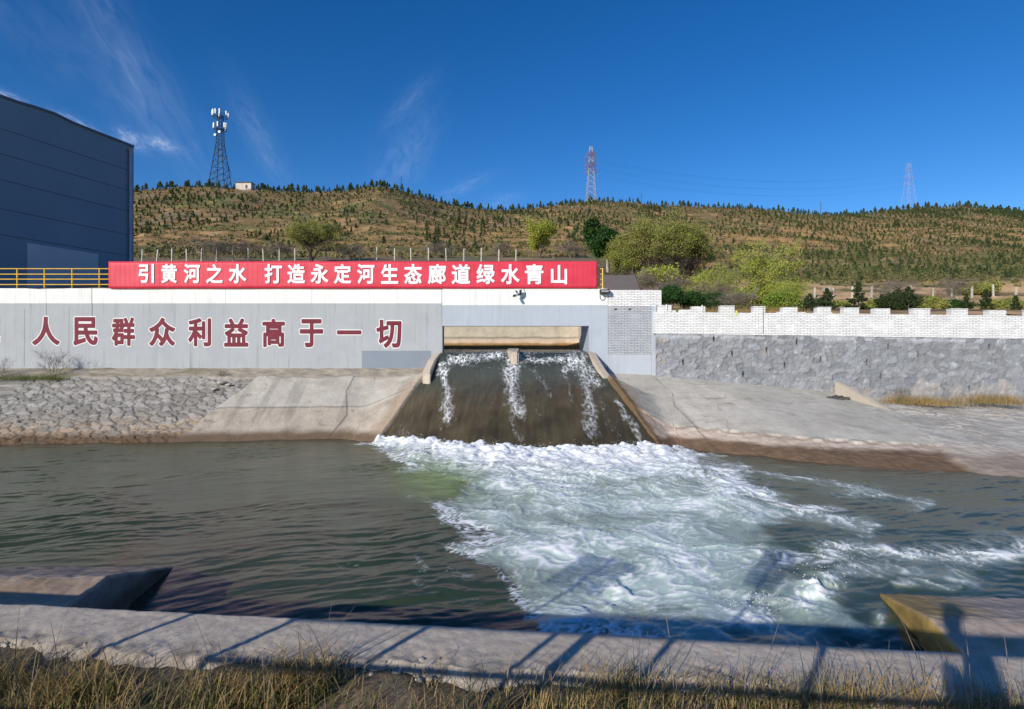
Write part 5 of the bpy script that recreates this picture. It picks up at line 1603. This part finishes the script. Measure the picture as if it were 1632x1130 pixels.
    # fence posts
    for k, x in enumerate([226, 250, 274, 297.5, 321, 345, 371, 396, 420, 445, 470, 495, 520, 548, 573, 600, 629, 655, 683, 711, 739, 767, 795, 822]):
        d = 79 - (x - 226) * .003
        y = ground_y(x, d)
        b = MB(); hh = 1.72 * (1 + .05 * rnd.uniform(-1, 1))
        b.box(-.085, .085, -.085, .085, -.3, hh)
        o = b.build('fence_post', M['post'], None, bevel=.02); o.location = P(x, y, d); o.rotation_euler = (rnd.gauss(0, .03), rnd.gauss(0, .03), rnd.uniform(-.3, .3))
        tag(o, 'pale concrete fence post in the row along the hill foot above the red banner', 'post', 'fence posts above the banner')
    b = None
    for k, x in enumerate([968, 1181, 1210, 1239, 1268, 1298, 1328, 1357.5, 1389, 1419.5, 1451, 1486, 1516, 1549, 1583, 1619, 1655]):
        d = 74.5
        b = MB(); hh = 1.50 * (1 + .06 * rnd.uniform(-1, 1))
        b.box(-.10, .10, -.10, .10, -.3, hh)
        o = b.build('fence_post', M['post'], None, bevel=.02)
        o.location = P(x, ground_y(x, d), d) if x > 1000 else P(x, 433, 62)
        o.rotation_euler = (rnd.gauss(0, .03), rnd.gauss(0, .05), rnd.uniform(-.3, .3))
        if x < 1000: tag(o, 'lone pale fence post right of the banner, under the dark green tree', 'post')
        else: tag(o, 'pale concrete fence post on the orange earth beyond the crenellated wall', 'post', 'fence posts beyond the crenellated wall')
    # boulder on the fence line
    def rock(name, loc, s, mat, label, cat='rock', seed=1, sq=(1, 1, .7), group=None):
        bm = bmesh.new(); bmesh.ops.create_icosphere(bm, subdivisions=3, radius=1)
        rr = np.random.default_rng(seed)
        dirs = rr.normal(size=(14, 3)); dirs /= np.linalg.norm(dirs, axis=1, keepdims=True)
        for v in bm.verts:
            c = np.array(v.co); m = 1.0
            for dv in dirs:
                t = c @ dv
                if t > .72: c = c - dv * (t - .72) * .9
            c = c * (1 + .05 * rr.normal())
            v.co = c * np.array(sq) * s
        me = bpy.data.meshes.new(name); bm.to_mesh(me); bm.free()
        o = link(name, me, mat); o.location = loc
        tag(o, label, cat, group); return o
    rock('boulder', P(1319, 462.5, 74.3), .8, m_plain('pale boulder', (.42, .38, .31), .2, 2, .9, .4), 'pale boulder between the right fence posts', seed=3)
    # dark rubble heap on the right apron
    dm = m_plain('dark wet rock', (.075, .068, .058), .35, 6, .85, .5)
    heap = empty('rubble_heap', P(1331, 636, 20.6), 'dark brown rubble heap against the beige curb on the right apron', 'rubble')
    for i, (dx, dy, s) in enumerate(((0, 0, .17), (.22, .05, .15), (-.22, 0, .12), (.40, -.03, .10), (-.45, .05, .09), (.1, -.15, .11))):
        o = rock('rock', (dx, dy, .02), s, dm, None, None, 20 + i, (1.3, 1, .75)); o.parent = heap
    # loose stones on the left bank top
    lm = m_plain('loose pale stone', (.40, .37, .32), .2, 5, .9, .5)
    for i, (x, y, d, s, lab) in enumerate(((352, 610, 20.75, .14, 'pale loose stone at the top edge of the stone pitching'), (364, 613, 20.7, .10, 'small loose stone next to the pale one near the apron corner'),
                                           (145, 637, 20.1, .15, 'white flat stone lying on the left stone pitching'), (341, 620, 20.5, .09, 'grey loose stone below the pale one on the pitching'))):
        o = rock('loose_stone', P(x, y, d), s, lm, lab, 'stone', 40 + i, (1.4, 1, .55))
    # beige curb on the right apron
    b = MB()
    pa, pb = P(1334, 620, 21.6), P(1452, 671, 18.3)
    dirv = (pb - pa).normalized(); nrm = Vector((dirv.y, -dirv.x, 0)).normalized()
    vs = []
    N = 10
    for i in range(N + 1):
        c = pa.lerp(pb, i / N); hh = .34 * (1 - i / N) + .14
        for (o_, z) in ((-.10, -.5), (-.09, hh), (.09, hh - .01), (.10, -.5)):
            q = c + nrm * o_; vs.append((q.x, q.y, c.z + z + .012 * rnd.uniform(-1, 1) - .18))
    fs = []
    for i in range(N):
        for k in range(4): fs.append((i * 4 + k, i * 4 + (k + 1) % 4, i * 4 + 4 + (k + 1) % 4, i * 4 + 4 + k))
    fs += [(0, 1, 2, 3), (N * 4 + 3, N * 4 + 2, N * 4 + 1, N * 4)]
    b.add(vs, fs)
    tag(b.build('curb', m_concrete('beige curb concrete', (.50, .44, .35), (.36, .31, .25), .3, .3), None, bevel=.012), 'beige concrete curb sloping down the right side of the apron', 'curb')
    # grey slab / bare bank right of the banner
    b = MB()
    D1, D2 = 27, 31
    b.prism([(wx(955, D1), D1), (wx(1024, D1), D1), (wx(1013, D2), D2), (wx(957, D2), D2)], -1, [wz(466, D1), wz(466, D1), wz(438.5, D2), wz(438, D2)])
    tag(b.build('bank_slab', m_concrete('brown grey slab', (.20, .165, .14), (.13, .11, .095), .4, .5), None, bevel=.05), 'bare brown grey slab slope just right of the banner', 'slab')

    # tufts: dry grass on the banks
    def tufts(name, spots, n, mat, hgt, label, seed, wd=.004):
        r = np.random.default_rng(seed); V = []; Fq = []; k = 0
        for (x, y, d, sx, sd, dens) in spots:
            c = P(x, y, d)
            for i in range(int(n * dens)):
                p = np.array([c.x + r.normal(0, sx), c.y + r.normal(0, sd), c.z - .03 - .0 * 1])
                h = hgt * r.uniform(.4, 1.2); az = r.uniform(0, 2 * pi); b_ = h * r.uniform(.1, .9)
                w = wd * r.uniform(.6, 1.4)
                a = np.array([-sin(az), cos(az), 0]) * w; o = np.array([cos(az), sin(az), 0])
                m_ = p + o * b_ * .3 + (0, 0, h * .6); t = p + o * b_ + (0, 0, h)
                V += [p - a, p + a, m_ + a * .7, m_ - a * .7, t]
                Fq += [(k, k + 1, k + 2, k + 3), (k + 3, k + 2, k + 4, k + 4)]; k += 5
        me = bpy.data.meshes.new(name); me.from_pydata([tuple(v) for v in V], [], [f if f[2] != f[3] else f[:3] for f in Fq])
        tag(link(name, me, M[mat]), label, 'grass', kind='stuff')
    tufts('bank_grass', [(1455, 642, 20.6, .55, .22, 1.2), (1500, 645, 20.4, .5, .25, 1), (1575, 640, 20.7, .55, .3, 1.4), (1610, 643, 20.4, .4, .3, 1), (1430, 645, 20.9, .3, .15, .7)], 620, 'grass_dry', .36, 'dry brown grass clumps at the foot of the right stone wall', 3)
    tufts('bank_weeds', [(1470, 642, 20.7, .6, .15, 1), (15, 604, 20.9, .5, .2, 1.2), (50, 603, 20.95, .5, .15, 1), (85, 604, 20.9, .3, .15, .9), (1565, 642, 20.6, .4, .2, .6)], 420, 'grass_green', .2, 'olive weeds at the foot of the walls on the far bank', 4)
    tufts('terrace_grass', [(1075 + 14 * i, 500, 23.3 + .3 * (i % 3), .35, .5, 1) for i in range(14)], 240, 'grass_dry', .34, 'dry tan grass on the terrace behind the white merlons', 5)
    for (x, y, d, h, s, lab) in ((84, 600, 21.2, 1.05, 31, 'leafless grey weed bush in front of the slogan wall'), (-6, 606, 21.0, .9, 32, 'leafless weed bush cut by the left edge of the view'),
                            (356, 606, 21.3, .45, 33, 'tiny bare weed by the apron corner'), (1440, 640, 21.2, .6, 34, 'low bare weed at the foot of the stone wall')):
        make_tree('weed_bush', x, y, d, h, s, None, lab, 'bush', levels=3, nchild=4, spread=.5, trunk=.5, per=0, stems=7, width=1.2, barkm='twig', r0=.006 * h + .004)


# ------------------------------------------------------------------ building, towers, hut, poles
def building():
    c0 = P(213, 235, 34); az = radians(14.6)
    dv = Vector((sin(az), cos(az), 0)); nv = Vector((-cos(az), sin(az), 0))     # along the wall (away), into the building
    bl = empty('building', (c0.x, c0.y, 0), 'dark blue grey windowless hall filling the left edge', 'building')
    bz = P(0, 470, 30).z
    H = c0.z
    def pt(t, s, z): q = Vector((0, 0, 0)) - dv * t + nv * s; return (q.x, q.y, z)
    t = NT('dark blue wall')
    sx = t.n('ShaderNodeSeparateXYZ'); t.t.links.new(t.tc.outputs['Object'], sx.inputs[0])
    base = t.mix(t.ramp(t.noise(.35, 5), .3, .7), (.145, .225, .315), (.165, .25, .34))
    stk = t.ramp(t.noise(1, 4, stretch=(1.2, 1.2, .12)), .5, .75)
    base = t.mix(t.math('MULTIPLY', stk, .25), base, (.12, .18, .255))
    fine = t.noise(18, 4)
    wm = t.done(base, .75, t.bump(fine, .2, .02), .2)
    b = MB()
    TL, SL = 13.5, 14.0
    prof_ = [(0, 0), (2.0, .02), (3.6, .05), (4.6, .16), (5.5, .12), (6.4, .04), (7.6, .02), (TL, .0)]
    vs = []; n = len(prof_)
    for (tt, dz) in prof_:
        vs += [pt(tt, 0, bz), pt(tt, 0, H + dz), pt(tt, SL, H + dz), pt(tt, SL, bz)]
    fs = []
    for i in range(n - 1):
        for k in range(4): fs.append((i * 4 + k, i * 4 + (k + 1) % 4, i * 4 + 4 + (k + 1) % 4, i * 4 + 4 + k))
    fs += [(0, 1, 2, 3), tuple((n - 1) * 4 + k for k in (3, 2, 1, 0))]
    b.add(vs, fs); b.build('wall', wm, bl)
    # coping, seams, pipe, door
    cm = m_plain('dark coping', (.09, .115, .165), .15, 1, .7, .1)
    b = MB()
    for (t0, d0), (t1, d1) in zip(prof_[:-1], prof_[1:]):
        b.add([pt(t0, -.06, H + d0), pt(t1, -.06, H + d1), pt(t1, .3, H + d1), pt(t0, .3, H + d0), pt(t0, -.06, H + d0 + .12), pt(t1, -.06, H + d1 + .12), pt(t1, .3, H + d1 + .12), pt(t0, .3, H + d0 + .12)],
              [(0, 1, 2, 3), (4, 5, 6, 7), (0, 1, 5, 4), (2, 3, 7, 6), (1, 2, 6, 5), (3, 0, 4, 7)])
    b.build('coping', cm, bl)
    b = MB()
    for ytop in (274, 306, 339, 376, 409):
        z = (HY - ytop) / F * 34
        b.add([pt(.35, -.006, z - .02), pt(TL - .05, -.006, z - .02), pt(TL - .05, -.006, z + .02), pt(.35, -.006, z + .02), pt(.35, .05, z - .03), pt(TL - .05, .05, z - .03), pt(TL - .05, .05, z + .03), pt(.35, .05, z + .03)],
              [(0, 1, 2, 3), (4, 5, 6, 7), (0, 1, 5, 4), (2, 3, 7, 6), (1, 2, 6, 5), (3, 0, 4, 7)])
    b.build('seam', cm, bl)
    pm = m_plain('grey downpipe', (.27, .33, .43), .1, 2, .5, .1)
    b = MB(); b.tube([pt(.32, -.14, bz), pt(.32, -.14, H - .45), pt(.32, -.14, H - .30)], .085, 8); b.tube([pt(.32, -.14, H - .42), pt(.32, -.14, H - .22)], [.09, .17], 8)
    for zz in (2.0, 5.0, 8.2): b.tube([pt(.32, -.14, zz), pt(.32, -.14, zz + .1)], .11, 8)
    b.build('downpipe', pm, bl)
    # pale panel door
    def t_at(px):
        # parameter along the wall where it crosses image column px
        k = (px - CX) / F
        return (k * c0.y - c0.x) / (-dv.x + k * dv.y)
    ta, tb = t_at(156), t_at(43)
    da = c0.y - dv.y * ta; db = c0.y - dv.y * tb
    zt = (HY - 405) / F * da
    b = MB(); b.add([pt(ta, -.03, bz), pt(tb, -.03, bz), pt(tb, -.03, zt), pt(ta, -.03, zt), pt(ta, .05, bz), pt(tb, .05, bz), pt(tb, .05, zt), pt(ta, .05, zt)],
                    [(0, 1, 2, 3), (4, 5, 6, 7), (0, 1, 5, 4), (2, 3, 7, 6), (1, 2, 6, 5), (3, 0, 4, 7)])
    b.build('door', m_plain('pale shutter door', (.38, .44, .54), .06, .6, .6, .1), bl)


def lattice(b, levels, zs, nbr, r, r2, mi=0, mi_fn=None):
    """square lattice mast; levels half-widths at heights zs"""
    cs = [(-1, -1), (1, -1), (1, 1), (-1, 1)]
    def pt(i, k): return Vector((cs[k % 4][0] * levels[i], cs[k % 4][1] * levels[i], zs[i]))
    for i in range(len(zs) - 1):
        m = mi_fn(i) if mi_fn else mi
        for k in range(4):
            b.tube([pt(i, k), pt(i + 1, k)], r, 4, m, False)
            b.tube([pt(i, k), pt(i + 1, k + 1)], r2, 3, m, False)
            b.tube([pt(i, k + 1), pt(i + 1, k)], r2, 3, m, False)
            b.tube([pt(i + 1, k), pt(i + 1, k + 1)], r2, 3, m, False)


def towers():
    # telecom mast on the left hill
    d = 226; base = P(351, 300, d); k = d / F
    tw = empty('telecom_mast', base, 'tall dark lattice mast with white antennas on the left hill', 'mast')
    H = (300 - 172) * k
    zc = (300 - 229) * k
    b = MB()
    zs = [-1, 0] + [zc * (i / 7) for i in range(1, 8)]
    lv = [13.2 * k * 1.05, 13 * k] + [(13 - 8.6 * (i / 7) ** .9) * k for i in range(1, 8)]
    lattice(b, lv, zs, 0, .17, .075); b.build('lower_frame', M['steel_dark'], tw)
    b = MB()
    zs2 = [zc + (H - 12 * k - zc) * i / 8 for i in range(9)]
    lattice(b, [4.4 * k * (1 - .03 * i) for i in range(9)], zs2, 0, .13, .06); b.tube([(0, 0, zs2[-1]), (0, 0, H + 3 * k)], .06, 5); b.build('upper_frame', M['steel_dark'], tw)
    for zc2, R in (((300 - 207) * k, 9.5 * k), ((300 - 187) * k, 11 * k)):
        b = MB()
        for zz, rr in ((zc2, R), (zc2 + .9, R)):
            b.tube([(rr * cos(a), rr * sin(a), zz) for a in np.linspace(0, 2 * pi, 13)], .10, 4, 0, False)
        for a in np.linspace(0, 2 * pi, 13)[:-1]:
            b.tube([(0, 0, zc2), (R * cos(a), R * sin(a), zc2)], .07, 3, 0, False); b.tube([(R * cos(a), R * sin(a), zc2), (R * cos(a), R * sin(a), zc2 + .9)], .05, 3, 0, False)
        b.build('platform', M['steel_dark'], tw)
        for a in ((-2.8, -2.2, -1.75, -1.2, -.3, .6, 2.2) if R > 10 * k else (-2.9, -2.3, -1.5, -.5, -.1, 1.2)):
            b = MB(); x, y = R * 1.04 * cos(a), R * 1.04 * sin(a)
            hh = 1.1 + .5 * (abs(a * 7) % 1)
            b.box(x - .22, x + .22, y - .14, y + .14, zc2 + .5, zc2 + .5 + hh * 1.5)
            b.build('antenna', M['white_plastic'], tw, bevel=.05)
    for xx, zz, rr in ((-5, 3, .45), (2, 4.2, .5)):
        b = MB(); b.tube([(xx * k, -4.2 * k, zc + zz), (xx * k, -5 * k - .5, zc + zz)], [rr * .4, rr], 12); b.build('dish', M['white_plastic'], tw)
    b = MB(); b.tube([(13 * k, 0, 9), (19 * k, 0, 4), (26 * k, 0, 2.2)], .12, 4); b.build('cable_run', M['steel_dark'], tw)

    # hut beside the mast
    d = 224
    hz = P(391, 301, d)
    ht = empty('hut', hz, 'small pale equipment hut beside the lattice mast on the ridge', 'hut')
    k = d / F
    b = MB(); b.box(-12 * k, 12 * k, -1.6, 1.6, -1.5, 8.0 * k); b.build('wall', m_plain('pale pink plaster', (.55, .47, .42), .15, .6, .9, .1), ht)
    b = MB(); b.box(-12.8 * k, 12.8 * k, -1.9, 1.9, 8.0 * k, 9.2 * k); b.build('roof', M['steel_dark'], ht)
    b = MB(); b.box(3 * k, 6.5 * k, -1.63, -1.5, -.2, 4.5 * k); b.build('door', M['steel_dark'], ht)

    # pylons
    def pylon(px, ytop, ybase, d, arms, label, wb, wt, mlow, mhigh, thick, armw):
        k = d / F
        base = P(px, ybase, d); H = (ybase - ytop) * k
        root = empty('pylon', base, label, 'pylon', 'power line pylons on the ridge')
        n = 10
        zs = [H * i / n for i in range(n + 1)]; zs[0] = -3
        lv = [(wb * (1 - (i / n)) ** 1.15 + wt) * k for i in range(n + 1)]
        b = MB(); lattice(b, lv, zs, 0, thick, thick * .5, 0, lambda i: 0 if i < n * .55 else (1 if i % 2 == 0 else 0)); b.build('lattice_body', [mlow, mhigh], root)
        for (y, w) in arms:
            z = (ybase - y) * k
            b = MB()
            for s in (-1, 1):
                b.tube([(0, -.6, z), (s * w * k, 0, z + .3)], thick * .8, 4, 0, False); b.tube([(0, .6, z), (s * w * k, 0, z + .3)], thick * .8, 4, 0, False)
                b.tube([(s * wt * k, 0, z + 2.0), (s * w * k, 0, z + .3)], thick * .7, 3, 0, False)
                b.tube([(s * w * k, 0, z + .3), (s * w * k, 0, z - 1.6)], thick * .55, 4, 0, False)
            b.build('cross_arm', mhigh, root)
        return root
    pylon(942, 233.5, 322, 283, [(246, 8), (252.5, 11), (258.5, 8.5), (264.5, 10.5), (270.5, 8.5), (276, 11)], 'white and red lattice pylon on the middle hill', 5.6, 1.9, M['steel'], M['steel_red'], .15, 9)
    pylon(1448.5, 261, 334, 385, [(263.5, 4.5), (272, 8.5), (283, 10.5), (294, 9)], 'fainter reddish lattice pylon on the right hill', 6.2, 1.8, m_plain('hazed grey tower tint', (.42, .38, .42), .1, .4, .6, 0), m_plain('hazed red tower tint', (.36, .29, .32), .1, .4, .6, 0), .06, 9)  # distance haze is put into these paler tower colours
    # poles and wires
    for (px, yt, yb, d, lab) in ((639.5, 281, 306, 228, 'thin dark pole rising from the left hill crest'), (1022, 308, 328, 280, 'thin dark pole among the pines right of the white and red pylon'),
                                 (1308, 322, 345, 300, 'thin dark pole in the dip before the right hill'), (436, 280, 305, 228, 'thin pole among ridge pines right of the hut')):
        if px == 436: continue
        b = MB(); k = d / F
        b.tube([(0, 0, -1), (0, 0, (yb - yt) * k)], [.16, .10], 6)
        b.tube([(-.9, 0, (yb - yt) * k - 1.2), (.9, 0, (yb - yt) * k - 1.2)], .06, 4)
        o = b.build('utility_pole', M['steel_dark'], None); o.location = P(px, yb, d); tag(o, lab, 'pole')
    b = MB()
    for (y0, off) in ((252.5, -11), (264.5, -10.5), (276, -11), (252.5, 11), (264.5, 10.5), (276, 11)):
        a = P(942 + off, y0 + 3, 283); c = P(1448.5 + off * .95, 272 + (y0 - 252) * .95, 385)
        pts = []
        for i in range(25):
            t = i / 24; q = a.lerp(c, t); q.z -= 9 * 4 * t * (1 - t); pts.append(q)
        b.tube(pts, .022, 3, 0, False)
    tag(b.build('power_lines', M['steel_dark'], None), 'faint power lines slung between the two pylons', 'wires')


# ------------------------------------------------------------------ what stands beside the camera and throws shadows into the view
def viewer_side():
    gm = m_plain('grey painted rail', (.35, .36, .37), .1, 5, .5, .1)
    rail = empty('guard_rail', (0, .66, KZ), 'grey guard rail on the near bank whose shadow crosses the canal wall', 'railing')
    ang = atan2(-.1018, 1)
    def rp(x, z): return (x, -.1018 * x, z)
    # posts: shadows reach the wall top at these columns
    zt = 1.20
    for xk in (-3.16, -2.33, -1.37, -.9, -.08, .75, 1.6, 2.4):
        b = MB(); b.tube([rp(xk, -.15), rp(xk, zt)], .034 if xk == -1.37 else .019, 6); b.build('post', gm, rail)
    for z in (1.2, .98):
        b = MB(); b.tube([rp(-3.2, z), rp(6, z)], .018, 6); b.build('rail', gm, rail)
    b = MB(); x0, x1 = -7, -1.25
    b.add([rp(x0, .02), rp(x1, .02), rp(x1, .74), rp(x0, .74), (x0, -.1018 * x0 + .02, .02), (x1, -.1018 * x1 + .02, .02), (x1, -.1018 * x1 + .02, .74), (x0, -.1018 * x0 + .02, .74)],
          [(0, 1, 2, 3), (7, 6, 5, 4), (0, 4, 5, 1), (2, 6, 7, 3), (1, 5, 6, 2), (3, 7, 4, 0)])
    b.build('shade_panel', gm, rail)  # unseen panel added to the rail to shade the grassy strip

    # the photographer
    def person(loc, rz, label):
        J = {'pelvis': (0, 0, .93), 'belly': (0, .01, 1.10), 'chest': (0, 0, 1.33), 'neck': (0, .0, 1.50), 'jaw': (0, .03, 1.58), 'head': (0, .02, 1.68), 'crown': (0, .0, 1.76),
             'hl': (-.10, 0, .90), 'kl': (-.11, .03, .50), 'al': (-.11, -.02, .09), 'tl': (-.12, .16, .03), 'hr': (.10, 0, .90), 'kr': (.12, .02, .50), 'ar': (.13, -.03, .09), 'tr': (.15, .15, .03),
             'sl': (-.18, 0, 1.42), 'el': (-.20, .05, 1.12), 'wl': (-.10, .08, 1.24), 'pl': (-.085, .095, 1.32), 'sr': (.18, 0, 1.42), 'er': (.20, .05, 1.12), 'wr': (.10, .08, 1.24), 'pr': (.085, .095, 1.32)}
        R = dict(pelvis=(.16, .12), belly=(.15, .11), chest=(.17, .12), neck=(.06, .06), jaw=(.075, .085), head=(.085, .10), crown=(.06, .07), hl=(.095, .095), kl=(.062, .065), al=(.042, .045), tl=(.045, .03), hr=(.095, .095), kr=(.062, .065), ar=(.042, .045), tr=(.045, .03),
                 sl=(.07, .07), el=(.046, .046), wl=(.032, .03), pl=(.04, .022), sr=(.07, .07), er=(.046, .046), wr=(.032, .03), pr=(.04, .022))
        E = [('pelvis', 'belly'), ('belly', 'chest'), ('chest', 'neck'), ('neck', 'jaw'), ('jaw', 'head'), ('head', 'crown'), ('pelvis', 'hl'), ('hl', 'kl'), ('kl', 'al'), ('al', 'tl'), ('pelvis', 'hr'), ('hr', 'kr'), ('kr', 'ar'), ('ar', 'tr'),
             ('chest', 'sl'), ('sl', 'el'), ('el', 'wl'), ('wl', 'pl'), ('chest', 'sr'), ('sr', 'er'), ('er', 'wr'), ('wr', 'pr')]
        # five fingers each hand curled over the phone edge
        for s, p in ((-1, 'pl'), (1, 'pr')):
            q = J[p]
            for k in range(4):
                a, c, e = f'{p}f{k}a', f'{p}f{k}b', f'{p}f{k}c'
                z = q[2] - .03 + .022 * k
                J[a] = (q[0] + s * .012, q[1] + .03, z); J[c] = (q[0] - s * .0, q[1] + .065 + .004 * (k == 2), z + .006); J[e] = (q[0] - s * .035, q[1] + .07, z + .012)
                for m_, rr in ((a, .010), (c, .009), (e, .0075)): R[m_] = (rr, rr)
                E += [(p, a), (a, c), (c, e)]
            t1, t2 = f'{p}t1', f'{p}t2'
            J[t1] = (q[0] - s * .025, q[1] - .005, q[2] + .02); J[t2] = (q[0] - s * .05, q[1] + .012, q[2] + .045)
            R[t1] = (.012, .012); R[t2] = (.010, .010); E += [(p, t1), (t1, t2)]
        names = list(J); me = bpy.data.meshes.new('person')
        me.from_pydata([J[n] for n in names], [(names.index(a), names.index(b_)) for a, b_ in E], [])
        o = bpy.data.objects.new('person', me); C.objects.link(o)
        sk = o.modifiers.new('skin', 'SKIN')
        for i, n in enumerate(names):
            v = me.skin_vertices[0].data[i]; v.radius = R[n]; v.use_root = (n == 'pelvis')
        ss = o.modifiers.new('sub', 'SUBSURF'); ss.levels = 2; ss.render_levels = 2
        dg = bpy.context.evaluated_depsgraph_get(); dg.update()
        m2 = bpy.data.meshes.new_from_object(o.evaluated_get(dg)); bpy.data.objects.remove(o)
        cl = [m_plain('dark jacket', (.05, .055, .07), .2, 5, .9, .2), m_plain('dark trousers', (.04, .04, .045), .2, 5, .9, .2), m_plain('skin', (.42, .27, .20), .08, 8, .6, .1), m_plain('shoe', (.03, .03, .03), .2, 5, .6, .1)]
        m2.materials.clear()
        for m_ in cl: m2.materials.append(m_)
        for p in m2.polygons:
            c = p.center
            p.material_index = 2 if (c.z > 1.50) or (c.z > 1.27 and c.y > .105) else 3 if c.z < .11 else 1 if c.z < .93 else 0
            p.use_smooth = True
        o = bpy.data.objects.new('person', m2); C.objects.link(o); o.location = loc; o.rotation_euler = (0, 0, rz)
        tag(o, label, 'person')
        hb = bmesh.new(); bmesh.ops.create_uvsphere(hb, u_segments=20, v_segments=12, radius=1)
        for v in list(hb.verts):
            if v.co.z < -.15 or (v.co.y > .55 and v.co.z < .45): hb.verts.remove(v)
        for v in hb.verts: v.co = (v.co.x * .098, v.co.y * .115 + .005, v.co.z * .11 + 1.70)
        hm = bpy.data.meshes.new('hair'); hb.to_mesh(hm); hb.free()
        link('hair', hm, m_plain('black hair', (.02, .018, .016), .2, 20, .6, .2), o)
        return o
    person((.10, -.27, KZ + .12), radians(54), 'person in dark jacket raising a phone, throwing the shadow at lower right')
    b = MB(); b.box(-.075, .075, .150, .159, 1.31, 1.39)
    ph = b.build('phone', M['black'], None, bevel=.004); ph.location = (.10, -.27, KZ + .12); ph.rotation_euler = (0, 0, radians(54))
    tag(ph, 'black phone held by the person in dark jacket', 'phone')

    # two unseen sign boards further left, slatted only to soften their shadows
    def sign(x, y, zt, w, h, label):
        root = empty('sign_board', (x, y, KZ - .1), label, 'sign')
        b = MB(); b.tube([(0, 0, -.2), (0, 0, zt)], .018, 8); b.build('post', gm, root)
        c, s = cos(-.55), sin(-.55)
        nsl = 11
        for q in range(nsl):
            za = zt - h + h * q / nsl; zb = za + h / nsl * .42
            b = MB(); vs = []
            for yy in (-.05, -.035):
                for (xx, zz) in ((-w / 2, za), (w / 2, za), (w / 2, zb), (-w / 2, zb)): vs.append((xx * c - yy * s, xx * s + yy * c, zz))
            b.add(vs, [(0, 1, 2, 3), (7, 6, 5, 4), (0, 4, 5, 1), (1, 5, 6, 2), (2, 6, 7, 3), (3, 7, 4, 0)]); b.build('shade_slat', M['white_plastic'], root)
    sign(-1.65, .7, 2.42, .42, .6, 'narrow white board on a post by the guard rail, slatted to lighten its shadow')
    sign(-3.95, .9, 2.2, .8, .5, 'wide white board on a post at the left of the guard rail, slatted to lighten its shadow')


far_banks()
canal_water()
chute()
near_side()
far_wall()
right_wall()
hills()
building()
towers()
near_plants()
hill_plants()
viewer_side()
